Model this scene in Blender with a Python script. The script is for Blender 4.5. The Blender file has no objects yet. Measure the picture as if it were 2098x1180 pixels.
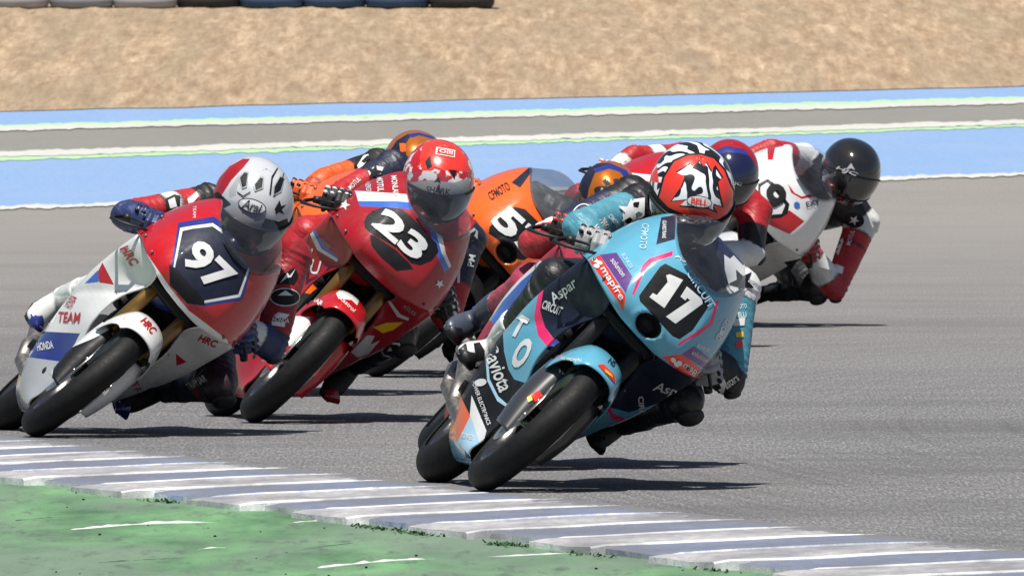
import bpy, bmesh, math, random
from mathutils import Vector, Matrix, noise
from mathutils.bvhtree import BVHTree
rad = math.radians
random.seed(7)

# ---------------------------------------------------------------- camera, sky, sun, exposure
SC = bpy.context.scene
COL = SC.collection
CAM_H = 1.65
cam_d = bpy.data.cameras.new('camera')
cam = bpy.data.objects.new('camera', cam_d)
COL.objects.link(cam)
cam.location = (0, 0, CAM_H)
cam.rotation_euler = (rad(90) - math.atan(625 / 42000), 0, 0)
cam_d.sensor_width = 36
cam_d.lens = 42000 / 2098 * 36
cam_d.clip_start = 1
cam_d.clip_end = 3000
cam_d.dof.use_dof = True
cam_d.dof.focus_distance = 67.5
cam_d.dof.aperture_fstop = 62
SC.camera = cam

SUN_EL, SUN_AZ = rad(74), rad(-12)          # azimuth: 0 = straight from behind the camera, positive = from the right
world = bpy.data.worlds.new('World')
SC.world = world
world.use_nodes = True
wn = world.node_tree
sky = wn.nodes.new('ShaderNodeTexSky')
sky.sky_type = 'NISHITA'
sky.sun_disc = False
sky.sun_elevation = SUN_EL
sky.sun_rotation = math.pi - SUN_AZ
wn.links.new(sky.outputs[0], wn.nodes['Background'].inputs[0])
wn.nodes['Background'].inputs[1].default_value = 0.05
sun_d = bpy.data.lights.new('sun', 'SUN')
sun_d.energy = 4.9
sun_d.angle = rad(0.5)
sun_d.color = (1, 0.965, 0.9)
sun = bpy.data.objects.new('sun', sun_d)
COL.objects.link(sun)
sdir = Vector((math.sin(SUN_AZ) * math.cos(SUN_EL), -math.cos(SUN_AZ) * math.cos(SUN_EL), math.sin(SUN_EL)))
sun.rotation_euler = sdir.to_track_quat('Z', 'Y').to_euler()
SC.view_settings.view_transform = 'Standard'
SC.view_settings.look = 'None'
SC.view_settings.gamma = 1
SC.view_settings.exposure = 0.38
SC.cycles.max_bounces = 6
SC.cycles.transparent_max_bounces = 12

# ---------------------------------------------------------------- materials
MATS = {}
def srgb(r, g, b):
    f = lambda c: c / 255 / 12.92 if c <= 10 else ((c / 255 + 0.055) / 1.055) ** 2.4
    return (f(r), f(g), f(b), 1)

class N:
    """small node-tree helper"""
    def __init__(s, name):
        s.m = bpy.data.materials.new(name); s.m.use_nodes = True
        s.t = s.m.node_tree; s.b = s.t.nodes['Principled BSDF']
    def n(s, typ, **kw):
        x = s.t.nodes.new(typ)
        for k, v in kw.items():
            if k[0] == '_': setattr(x, k[1:], v)
            else: x.inputs[int(k[1:]) if k[1:].isdigit() else k].default_value = v
        return x
    def l(s, a, b): s.t.links.new(a, b)
    def noise(s, scale, detail=4, rough=.6, vec=None, stretch=None, space='Object'):
        tc = s.n('ShaderNodeTexCoord'); out = tc.outputs[space]
        if vec is not None: out = vec
        if stretch:
            mp = s.n('ShaderNodeMapping'); mp.inputs['Scale'].default_value = stretch[:3]
            if len(stretch) > 3: mp.inputs['Rotation'].default_value = (0, 0, stretch[3])
            s.l(out, mp.inputs[0]); out = mp.outputs[0]
        x = s.n('ShaderNodeTexNoise'); x.inputs['Scale'].default_value = scale
        x.inputs['Detail'].default_value = detail; x.inputs['Roughness'].default_value = rough
        s.l(out, x.inputs['Vector']); return x.outputs['Fac']
    def ramp(s, fac, stops, interp='LINEAR'):
        r = s.n('ShaderNodeValToRGB'); e = r.color_ramp; e.interpolation = interp
        while len(e.elements) < len(stops): e.elements.new(.5)
        for q, (p, c) in zip(e.elements, stops):
            q.position = p; q.color = c if len(c) == 4 else (*c, 1)
        s.l(fac, r.inputs[0]); return r.outputs[0]
    def mix(s, fac, a, b, mode='MIX'):
        x = s.n('ShaderNodeMix', _data_type='RGBA', _blend_type=mode)
        for i, v in ((0, fac), (6, a), (7, b)):
            if hasattr(v, 'links'): s.l(v, x.inputs[i])
            else: x.inputs[i].default_value = v
        return x.outputs[2]
    def bump(s, h, strength, dist):
        x = s.n('ShaderNodeBump'); x.inputs['Strength'].default_value = strength; x.inputs['Distance'].default_value = dist
        s.l(h, x.inputs['Height']); s.l(x.outputs[0], s.b.inputs['Normal'])

def g3(v): return (v, v, v, 1)
def paint(name, c, rough=.24, coat=.55, metal=0, dirt=.045):
    """gloss paint with dust, fine scuffs and uneven gloss"""
    if name in MATS: return MATS[name]
    k = N(name)
    k.b.inputs['Metallic'].default_value = metal
    dark = max(c[:3]) < .06
    if dark and coat < 1: dirt, coat, rough = min(dirt, .02), .04, .5
    k.b.inputs['Coat Weight'].default_value = coat
    k.b.inputs['Coat Roughness'].default_value = .07
    k.b.inputs['Specular IOR Level'].default_value = .28 if dark and coat < 1 else .5
    n1 = k.noise(9, 6, .65)
    f = k.ramp(n1, [(.45, g3(0)), (.8, g3(dirt * 2))])
    k.l(k.mix(f, c, (.23, .2, .17, 1)), k.b.inputs['Base Color'])
    k.l(k.ramp(k.noise(26, 5, .6), [(.3, g3(rough * .75)), (.75, g3(min(1, rough * 1.5)))]), k.b.inputs['Roughness'])
    k.bump(k.noise(14, 2, .5), .12, .004)
    MATS[name] = k.m; return k.m
def plain(name, c, rough=.5, metal=0, bump=0, scale=60):
    if name in MATS: return MATS[name]
    k = N(name)
    n1 = k.noise(scale * .3, 5, .6)
    k.l(k.mix(k.ramp(n1, [(.35, g3(0)), (.75, g3(.35))]), c, (c[0] * .6 + min(.03, max(c[:3])), c[1] * .6 + min(.028, max(c[:3])), c[2] * .6 + min(.025, max(c[:3])), 1)), k.b.inputs['Base Color'])
    k.b.inputs['Metallic'].default_value = metal
    k.l(k.ramp(k.noise(scale, 4), [(.3, g3(rough * .8)), (.7, g3(min(1, rough * 1.25)))]), k.b.inputs['Roughness'])
    if bump: k.bump(k.noise(scale, 5, .65), bump, .004)
    MATS[name] = k.m; return k.m

TEAL = paint('teal_paint', (.105, .36, .50, 1))
NAVY = paint('navy_paint', (.009, .013, .032, 1))
BLACKP = paint('black_paint', (.006, .006, .008, 1))
WHITEP = paint('white_paint', (.72, .72, .71, 1), dirt=.08)
REDP = paint('red_paint', (.46, .006, .010, 1))
DRED = paint('deep_red_paint', (.33, .006, .012, 1), rough=.32, coat=.25)
ORANGE = paint('orange_paint', (.80, .12, .012, 1))
MAPRED = paint('signal_red_paint', (.78, .035, .02, 1))
PINK = paint('pink_paint', (.80, .012, .13, 1))
PURPLE = paint('purple_paint', (.11, .04, .20, 1))
PALEBLUE = paint('pale_blue_paint', (.40, .62, .78, 1))
MIDBLUE = paint('mid_blue_paint', (.04, .13, .50, 1))
DKBLUE = paint('royal_blue_paint', (.018, .03, .20, 1))
YELLOW = paint('yellow_paint', (.80, .50, .02, 1))
GOLD = paint('gold_anodised_tube', (.24, .13, .025, 1), rough=.35, metal=.6)
GREY = paint('silver_grey_paint', (.36, .37, .38, 1))
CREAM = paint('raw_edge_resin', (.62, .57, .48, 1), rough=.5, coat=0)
BODYBLK = plain('dark_mechanical', (.008, .008, .009, 1), .5, .1, .2, 40)
STEEL = plain('brushed_steel', (.55, .53, .50, 1), .28, 1, .1, 80)
TITAN = plain('titanium_exhaust', (.34, .31, .28, 1), .48, 1, .1, 50)
CHAIN = plain('dull_metal', (.20, .19, .18, 1), .45, .8)
RIM = plain('dark_gloss_rim', (.16, .155, .15, 1), .2, .9)
FABBLK = plain('black_padding', (.007, .007, .008, 1), .6, 0, .3, 90)

def rubber():
    k = N('slick_tyre_rubber')
    n1 = k.noise(30, 6, .7)
    k.l(k.ramp(n1, [(.3, (.0035, .0035, .004)), (.7, (.010, .0098, .0098))]), k.b.inputs['Base Color'])
    k.l(k.ramp(k.noise(60, 5), [(.3, g3(.50)), (.7, g3(.72))]), k.b.inputs['Roughness'])
    k.b.inputs['Specular IOR Level'].default_value = .24
    k.bump(k.noise(220, 6, .7), .35, .003)
    return k.m
RUBBER = rubber()
def carbon():
    k = N('carbon_fibre')
    tc = k.n('ShaderNodeTexCoord')
    w = k.n('ShaderNodeTexWave'); w.inputs['Scale'].default_value = 90; w.inputs['Distortion'].default_value = 1
    mp = k.n('ShaderNodeMapping'); mp.inputs['Rotation'].default_value = (.4, .5, .3)
    k.l(tc.outputs['Object'], mp.inputs[0]); k.l(mp.outputs[0], w.inputs[0])
    k.l(k.ramp(w.outputs['Fac'], [(.3, (.018, .018, .019)), (.7, (.05, .05, .053))]), k.b.inputs['Base Color'])
    k.b.inputs['Roughness'].default_value = .35; k.b.inputs['Coat Weight'].default_value = .4
    return k.m
CARBON = carbon()
def screen_mat(name, tint, lo, hi):
    k = N(name)
    t = k.n('ShaderNodeBsdfTransparent'); t.inputs[0].default_value = tint
    gl = k.n('ShaderNodeBsdfGlossy'); gl.inputs[0].default_value = (.9, .93, 1, 1); gl.inputs['Roughness'].default_value = .06
    df = k.n('ShaderNodeBsdfDiffuse'); df.inputs[0].default_value = (.26, .27, .29, 1)
    fr = k.n('ShaderNodeFresnel'); fr.inputs[0].default_value = 1.45
    a = k.n('ShaderNodeMixShader'); b = k.n('ShaderNodeMixShader')
    k.l(k.ramp(k.noise(7, 5, .65), [(.35, g3(lo)), (.75, g3(hi))]), a.inputs[0])
    k.l(t.outputs[0], a.inputs[1]); k.l(df.outputs[0], a.inputs[2])
    k.l(fr.outputs[0], b.inputs[0]); k.l(a.outputs[0], b.inputs[1]); k.l(gl.outputs[0], b.inputs[2])
    k.l(b.outputs[0], k.t.nodes['Material Output'].inputs[0])
    return k.m
SCREEN = screen_mat('clear_screen', (.85, .87, .90, 1), .02, .09)
SCREEN_D = screen_mat('smoked_screen', (.42, .44, .47, 1), .10, .38)
VISOR = paint('dark_visor', (.018, .018, .02, 1), rough=.08, coat=1, dirt=.03)
VISORG = paint('bronze_visor', (.10, .085, .05, 1), rough=.1, coat=1, metal=.6, dirt=.03)
def leather():
    """race leathers: colour from the suit's own panel layout, creases and grain in the bump"""
    k = N('race_leather')
    a = k.n('ShaderNodeAttribute'); a.attribute_name = 'col'
    n1 = k.noise(11, 5, .6)
    k.l(k.mix(k.ramp(n1, [(.4, g3(0)), (.8, g3(.30))]), a.outputs['Color'], (.018, .017, .016, 1)), k.b.inputs['Base Color'])
    k.l(k.ramp(k.noise(30, 4), [(.3, g3(.36)), (.7, g3(.6))]), k.b.inputs['Roughness'])
    w = k.noise(11, 3, .5, stretch=(1.0, 1.0, 2.6))
    g = k.noise(150, 2, .5)
    ad = k.n('ShaderNodeMath', _operation='MULTIPLY_ADD'); k.l(g, ad.inputs[0]); ad.inputs[1].default_value = .07; k.l(w, ad.inputs[2])
    k.bump(ad.outputs[0], .55, .02)
    return k.m
LEATHER = leather()
def zebra():
    k = N('zebra_print')
    tc = k.n('ShaderNodeTexCoord')
    w = k.n('ShaderNodeTexWave', _wave_type='BANDS', _bands_direction='DIAGONAL')
    w.inputs['Scale'].default_value = 9; w.inputs['Distortion'].default_value = 9; w.inputs['Detail'].default_value = 0.6
    w.inputs['Detail Scale'].default_value = 1.6
    k.l(tc.outputs['Object'], w.inputs[0])
    k.l(k.ramp(w.outputs['Fac'], [(.46, (.012, .012, .014)), (.52, (.75, .77, .8))]), k.b.inputs['Base Color'])
    k.b.inputs['Roughness'].default_value = .22; k.b.inputs['Coat Weight'].default_value = .6
    return k.m
ZEBRA = zebra()
def speckle(name, base, dots, scale, lo, hi):
    k = N(name)
    k.l(k.ramp(k.noise(scale, 3, .55), [(lo, base), (hi, dots)]), k.b.inputs['Base Color'])
    k.b.inputs['Roughness'].default_value = .2; k.b.inputs['Coat Weight'].default_value = .7
    return k.m

# ---------------------------------------------------------------- mesh helpers
def P(p): return Vector((p[0], -p[1], p[2]))           # (sideways, forward, up) -> local x, y, z
def link(name, me, parent=None, mats=None, smooth=True):
    o = bpy.data.objects.new(name, me)
    COL.objects.link(o)
    if parent: o.parent = parent
    if mats is not None:
        me.materials.clear()
        for m in (mats if isinstance(mats, (list, tuple)) else [mats]): me.materials.append(m)
    if smooth:
        for p in me.polygons: p.use_smooth = True
    return o
def from_bm(bm, name):
    me = bpy.data.meshes.new(name); bm.to_mesh(me); bm.free(); return me
def py(name, v, f):
    me = bpy.data.meshes.new(name); me.from_pydata([tuple(p) for p in v], [], f); me.update(); return me
def interp(tab, z):
    if z <= tab[0][0]: return tab[0][1]
    for (a, b), (c, d) in zip(tab, tab[1:]):
        if z <= c:
            t = (z - a) / (c - a); return b + (d - b) * t
    return tab[-1][1]
def sinterp(tab, z):
    """smooth (Catmull) interpolation of a table"""
    n = len(tab)
    if z <= tab[0][0]: return tab[0][1]
    if z >= tab[-1][0]: return tab[-1][1]
    i = max(j for j in range(n - 1) if tab[j][0] <= z)
    x0, y0 = tab[i]; x1, y1 = tab[i + 1]; t = (z - x0) / (x1 - x0)
    def sl(j):
        if j == 0 or j == n - 1: return (tab[min(j + 1, n - 1)][1] - tab[max(j - 1, 0)][1]) / (tab[min(j + 1, n - 1)][0] - tab[max(j - 1, 0)][0])
        return (tab[j + 1][1] - tab[j - 1][1]) / (tab[j + 1][0] - tab[j - 1][0])
    m0, m1 = sl(i) * (x1 - x0), sl(i + 1) * (x1 - x0)
    return (2*t**3 - 3*t*t + 1) * y0 + (t**3 - 2*t*t + t) * m0 + (-2*t**3 + 3*t*t) * y1 + (t**3 - t*t) * m1
def grid_faces(nu, nv, off=0, wrap=False):
    f = []
    for j in range(nv - 1):
        for i in range(nu if wrap else nu - 1):
            a = off + j * nu + i; b = off + j * nu + (i + 1) % nu
            f.append((a, b, b + nu, a + nu))
    return f
def add_tube(V, Fc, pts, radii, n=12, ref=None, cap=True):
    """sweep an ellipse along pts; radii = list of r or (ra, rb); ref = sideways axis of ra. pts are local Vectors."""
    pts = [Vector(p) for p in pts]; off = len(V); m = len(pts)
    pr = None
    for i, p in enumerate(pts):
        t = (pts[min(i + 1, m - 1)] - pts[max(i - 1, 0)]).normalized()
        if ref is not None:
            rv = ref[i] if isinstance(ref, list) else ref
            a = (Vector(rv) - t * Vector(rv).dot(t)).normalized()
        elif pr is None:
            a = t.orthogonal().normalized()
        else:
            a = (pr - t * pr.dot(t)).normalized()
        pr = a; b = t.cross(a)
        r = radii[i]; ra, rb = r if isinstance(r, tuple) else (r, r)
        for k in range(n):
            an = 2 * math.pi * k / n
            V.append(p + a * (ra * math.cos(an)) + b * (rb * math.sin(an)))
    Fc += grid_faces(n, m, off, True)
    if cap:
        Fc.append(tuple(off + k for k in range(n))[::-1]); Fc.append(tuple(off + (m - 1) * n + k for k in range(n)))
def tube_me(name, pts, radii, n=12, ref=None):
    V, Fc = [], []; add_tube(V, Fc, pts, radii, n, ref); return py(name, V, Fc)
def add_ball(V, Fc, c, r, ax=None, nu=14, nv=10):
    c = Vector(c); off = len(V); r = r if isinstance(r, tuple) else (r, r, r)
    M = ax or Matrix.Identity(3)
    V.append(c - M @ Vector((0, 0, r[2])))
    for j in range(1, nv):
        e = -math.pi / 2 + math.pi * j / nv
        for i in range(nu):
            a = 2 * math.pi * i / nu
            V.append(c + M @ Vector((r[0] * math.cos(e) * math.cos(a), r[1] * math.cos(e) * math.sin(a), r[2] * math.sin(e))))
    V.append(c + M @ Vector((0, 0, r[2])))
    top = len(V) - 1
    for i in range(nu): Fc.append((off, off + 1 + (i + 1) % nu, off + 1 + i))
    Fc += grid_faces(nu, nv - 1, off + 1, True)
    b = off + 1 + (nv - 2) * nu
    for i in range(nu): Fc.append((b + i, b + (i + 1) % nu, top))
def add_box(V, Fc, c, s, M=None):
    c = Vector(c); off = len(V); M = M or Matrix.Identity(3)
    for x in (-1, 1):
        for y in (-1, 1):
            for z in (-1, 1): V.append(c + M @ Vector((x * s[0] / 2, y * s[1] / 2, z * s[2] / 2)))
    for f in ((0, 1, 3, 2), (4, 6, 7, 5), (0, 4, 5, 1), (2, 3, 7, 6), (0, 2, 6, 4), (1, 5, 7, 3)): Fc.append(tuple(off + k for k in f))
def lathe_x(V, Fc, prof, c, n=64, closed=True):
    """spin profile [(x, radius)] about a sideways axle through c"""
    off = len(V); c = Vector(c)
    for x, r in prof:
        for k in range(n):
            a = 2 * math.pi * k / n; V.append(c + Vector((x, r * math.cos(a), r * math.sin(a))))
    Fc += grid_faces(n, len(prof), off, True)
    if closed:
        j = off + (len(prof) - 1) * n
        for i in range(n): Fc.append((j + i, j + (i + 1) % n, off + (i + 1) % n, off + i))
def evaluated(me, mods):
    o = bpy.data.objects.new('tmp', me); COL.objects.link(o)
    for typ, kw in mods:
        m = o.modifiers.new(typ, typ)
        for k, v in kw.items(): setattr(m, k, v)
    dg = bpy.context.evaluated_depsgraph_get()
    out = bpy.data.meshes.new_from_object(o.evaluated_get(dg))
    bpy.data.objects.remove(o); return out
def solid(me, t=.005, off=-1):
    return evaluated(me, [('SOLIDIFY', dict(thickness=t, offset=off, material_offset_rim=1))])
def remeshed(me, vox, it=6, fac=.5):
    return evaluated(me, [('REMESH', dict(mode='VOXEL', voxel_size=vox)), ('SMOOTH', dict(factor=fac, iterations=it))])
def bevelled(me, w, seg=2):
    return evaluated(me, [('BEVEL', dict(width=w, segments=seg))])

# ---------------------------------------------------------------- lettering (built-in font, made once per word)
GLYPH = {}
def glyphs(text, bold=0.0, shear=0.0, space=1.0):
    key = (text, bold, shear, space)
    if key in GLYPH: return GLYPH[key]
    cu = bpy.data.curves.new('t', 'FONT'); cu.body = text; cu.offset = bold; cu.shear = shear; cu.space_character = space
    cu.resolution_u = 3
    o = bpy.data.objects.new('t', cu); COL.objects.link(o)
    dg = bpy.context.evaluated_depsgraph_get()
    me = bpy.data.meshes.new_from_object(o.evaluated_get(dg))
    bpy.data.objects.remove(o)
    v = [(p.co.x, p.co.y) for p in me.vertices]; f = [tuple(p.vertices) for p in me.polygons]
    xs = [p[0] for p in v]; ys = [p[1] for p in v]
    cx, cy = (min(xs) + max(xs)) / 2, (min(ys) + max(ys)) / 2
    w, h = max(xs) - min(xs), max(ys) - min(ys)
    GLYPH[key] = ([((x - cx) / w, (y - cy) / h) for x, y in v], f)
    return GLYPH[key]

# ---------------------------------------------------------------- the ground and the far side of the circuit
def tag(o, label, cat, group=None):
    o['label'] = label; o['category'] = cat
    if group: o['group'] = group
    return o
def structure(o, label=None):
    o['kind'] = 'structure'
    if label: o['label'] = label
    return o
RISE0, RISE = 140.0, .03
def terr(y): return 0 if y < RISE0 else (y - RISE0) * RISE
def m_asphalt():
    k = N('track_asphalt')
    A = k.noise(1, 6, .78, stretch=(95, 4.2, 1, rad(1.2)))
    Bn = k.noise(1, 4, .6, stretch=(.22, .17, 1, rad(-8)))
    C = k.noise(1, 3, .5, stretch=(.5, .02, 1, rad(-10)))
    D = k.noise(1, 2, .5, stretch=(45, 2.2, 1))
    c = k.ramp(A, [(.30, (.046, .045, .047)), (.5, (.143, .140, .142)), (.70, (.36, .355, .355))])
    c = k.mix(k.ramp(D, [(.35, g3(.0)), (.7, g3(.35))]), c, (.165, .161, .162, 1))
    E = k.noise(1, 3, .6, stretch=(.5, .55, 1, rad(20)))
    c = k.mix(k.ramp(E, [(.36, g3(.32)), (.50, g3(0)), (.56, g3(0)), (.66, g3(.25))]), c, (.085, .083, .085, 1))
    c = k.mix(k.ramp(Bn, [(.36, g3(.5)), (.50, g3(0))]), c, (.085, .082, .084, 1))
    c = k.mix(k.ramp(C, [(.45, g3(0)), (.75, g3(.25))]), c, (.20, .185, .17, 1))
    # faint curved tyre lanes
    tc2 = k.n('ShaderNodeTexCoord'); mp2 = k.n('ShaderNodeMapping'); mp2.inputs['Location'].default_value = (-2.5, -9.9, 0); mp2.inputs['Scale'].default_value = (1, .13, 0)
    k.l(tc2.outputs['Object'], mp2.inputs[0])
    ln = k.n('ShaderNodeVectorMath', _operation='LENGTH'); k.l(mp2.outputs[0], ln.inputs[0])
    cm = k.n('ShaderNodeCombineXYZ'); k.l(ln.outputs['Value'], cm.inputs[0])
    lane = k.noise(16, 3, .65, vec=cm.outputs[0])
    gate = k.noise(1, 2, .5, stretch=(.8, .12, 1))
    la = k.ramp(lane, [(.42, g3(1)), (.52, g3(0))]); ga = k.ramp(gate, [(.42, g3(0)), (.6, g3(.34))])
    mm = k.n('ShaderNodeMath', _operation='MULTIPLY'); k.l(la, mm.inputs[0]); k.l(ga, mm.inputs[1])
    c = k.mix(mm.outputs[0], c, (.07, .068, .07, 1))
    # paler surface towards the far side of the bend
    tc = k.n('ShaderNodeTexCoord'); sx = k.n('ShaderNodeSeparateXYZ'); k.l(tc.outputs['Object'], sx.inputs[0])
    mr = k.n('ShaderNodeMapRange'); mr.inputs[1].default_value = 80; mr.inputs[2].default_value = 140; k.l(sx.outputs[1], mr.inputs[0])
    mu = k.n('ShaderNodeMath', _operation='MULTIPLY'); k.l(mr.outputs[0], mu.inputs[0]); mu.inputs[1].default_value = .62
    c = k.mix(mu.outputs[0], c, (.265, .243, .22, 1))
    k.l(c, k.b.inputs['Base Color'])
    k.b.inputs['Roughness'].default_value = .82
    k.b.inputs['Specular IOR Level'].default_value = .3
    k.bump(A, .5, .006)
    return k.m
def strip(name, nl, nr, fl, fr, mat, lift=0.0, jit=0.0, n=700, wide=9.0):
    """a band of the rising ground across the view: near edge nl->nr, far edge fl->fr are (x, y) ground points"""
    V, Fc = [], []
    def at(a, b, x): return a[1] + (b[1] - a[1]) * (x - a[0]) / (b[0] - a[0])
    rows = 2
    xs = [-70.0] + [-wide + 2 * wide * i / n for i in range(n + 1)] + [70.0]
    for e, (a, b) in enumerate(((nl, nr), (fl, fr))):
        for i, x in enumerate(xs):
            xx = max(-wide * 1.6, min(wide * 1.6, x))
            y = at(a, b, xx) + (jit * (.7 * noise.noise((x * 3.1, e * 9.1, lift * 900)) + 1.1 * noise.noise((x * 11, e * 5.1, 1.7 + lift * 300)) + .8 * noise.noise((x * 27, e * 3.1, lift * 500))) if jit else 0)
            V.append((x, y, terr(y) + lift))
    m = len(xs)
    Fc = [(i, i + 1, m + i + 1, m + i) for i in range(m - 1)]
    return structure(link(name, py(name, V, Fc), None, mat))

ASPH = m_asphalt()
# kerb line: starts K0 and runs along KD towards the camera; KC points away from the track
K0 = Vector((*(-1.8692, 74.838), 0)); K1 = Vector((*(1.4883, 59.5873), 0))
KD = (K1 - K0).normalized(); KC = Vector((KD.y, -KD.x, 0))
if KC.x > 0: KC = -KC
KW, KDROP = .86, .034
# the track: everything on the track side of the kerb line out to the far painted run-off
a0 = K0 - KD * 120; a1 = K0 + KD * 70
FNL, FNR = (-3.5575, 142.4348), (3.7124, 148.6388)
V = []; Fc = []
ys = [12, 50, 55, 60, 65, 70, 75, 80, 85, 90, 100, 110, 125, 140, 146, 152, 160]
for y in ys:
    t = (y - K0.y) / KD.y; xk = K0.x + KD.x * t
    for x in (xk, xk + 1.5, xk + 4, xk + 9, xk + 20, 75): V.append((x, y, terr(y)))
Fc = grid_faces(6, len(ys))
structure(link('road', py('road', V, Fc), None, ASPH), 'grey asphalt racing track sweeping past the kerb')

def m_paintband(name, c, dirt):
    k = N(name)
    n1 = k.noise(1, 5, .6, stretch=(1.2, .5, 1)); n2 = k.noise(1, 3, .6, stretch=(30, 4, 1))
    c2 = k.mix(k.ramp(n1, [(.4, g3(0)), (.75, g3(.35))]), c, dirt)
    c2 = k.mix(k.ramp(n2, [(.35, g3(.22)), (.6, g3(0))]), c2, (c[0] * .7, c[1] * .7, c[2] * .72, 1))
    k.l(c2, k.b.inputs['Base Color']); k.b.inputs['Roughness'].default_value = .75
    return k.m
BLUEB = m_paintband('blue_runoff_paint', (.185, .295, .49, 1), (.26, .34, .48, 1))
WHITEL = m_paintband('worn_white_line', (.50, .50, .46, 1), (.33, .33, .29, 1))
GREENL = m_paintband('pale_green_line', (.34, .55, .30, 1), (.45, .52, .36, 1))
SERV = m_paintband('service_road_asphalt', (.205, .198, .178, 1), (.16, .155, .14, 1))
strip('painted_runoff', (-3.5616, 142.6001), (3.7124, 148.6388), (-3.7998, 152.1362), (3.9668, 158.8235), BLUEB, .004)
strip('track_edge_line', (-3.5534, 142.2698), (3.7046, 148.3248), (-3.5699, 142.9319), (3.7192, 148.9091), WHITEL, .008, .24)
strip('service_road_edge', (-3.7718, 151.0141), (3.9413, 157.8035), (-3.7904, 151.7603), (3.954, 158.3119), GREENL, .008, .22)
strip('service_road_line', (-3.7869, 151.6199), (3.9528, 158.2609), (-3.814, 152.7035), (3.9771, 159.2353), WHITEL, .012, .22)
strip('service_road', (-3.8116, 152.6087), (3.9771, 159.2353), (-3.9187, 156.8966), (4.0667, 162.8231), SERV, .006)
strip('service_road_line', (-3.9162, 156.7964), (4.0613, 162.6075), (-3.9363, 157.601), (4.0857, 163.5819), WHITEL, .014, .22)
strip('service_road_edge', (-3.9287, 157.2983), (4.0829, 163.4731), (-3.9489, 158.1081), (4.1048, 164.3478), GREENL, .010, .22)
strip('painted_runoff', (-3.9312, 157.3991), (4.0857, 163.5819), (-4.0453, 161.9644), (4.1831, 167.4847), BLUEB, .004)

def m_gravel():
    k = N('beige_gravel')
    A = k.noise(1, 7, .7, stretch=(9, .42, 3)); Bn = k.noise(1, 4, .6, stretch=(2.4, .12, 1)); C = k.noise(1, 4, .7, stretch=(24, 1.1, 10))
    c = k.ramp(A, [(.30, (.20, .13, .07)), (.5, (.35, .245, .15)), (.72, (.55, .42, .28))])
    c = k.mix(k.ramp(Bn, [(.38, g3(.55)), (.62, g3(0))]), c, (.24, .185, .125, 1))
    c = k.mix(k.ramp(C, [(.34, g3(.40)), (.52, g3(0))]), c, (.17, .11, .06, 1))
    k.l(c, k.b.inputs['Base Color']); k.b.inputs['Roughness'].default_value = .95
    k.bump(C, .6, .03)
    return k.m
def gravel():
    nl, nr = (-4.0214, 161.0092), (4.1633, 166.6893)
    V, Fc = [], []
    xs = [-70, -40, -20, -12] + [-7 + .07 * i for i in range(201)] + [12, 20, 40, 70]
    nv = 150
    for j in range(nv + 1):
        for x in xs:
            xx = max(-14, min(14, x))
            y0 = nl[1] + (nr[1] - nl[1]) * (xx - nl[0]) / (nr[0] - nl[0]) + .25 * noise.noise((x * 1.7, 0, 8))
            t = j / nv; y = y0 + (200 - y0) * t
            b = noise.noise((x * 3, y * .5, 0)) * .020 + noise.noise((x * 7, y * 1.1, 4)) * .016 + noise.noise((x * 14, y * 2.2, 9)) * .010
            V.append((x, y, terr(y) + .010 + (b + .035) * min(1, t * 9)))
    structure(link('gravel_trap', py('gravel_trap', V, grid_faces(len(xs), nv + 1)), None, m_gravel()), 'beige gravel trap behind the blue run-off')
gravel()
# the far slope behind the barrier
structure(link('far_slope', py('far_slope', [(-90, 199, terr(199) - .1), (90, 199, terr(199) - .1), (160, 420, 9), (-160, 420, 9)], [(0, 1, 2, 3)]), None,
               plain('dry_grass_slope', (.20, .17, .08, 1), .95, 0, .5, 3)))

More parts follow.
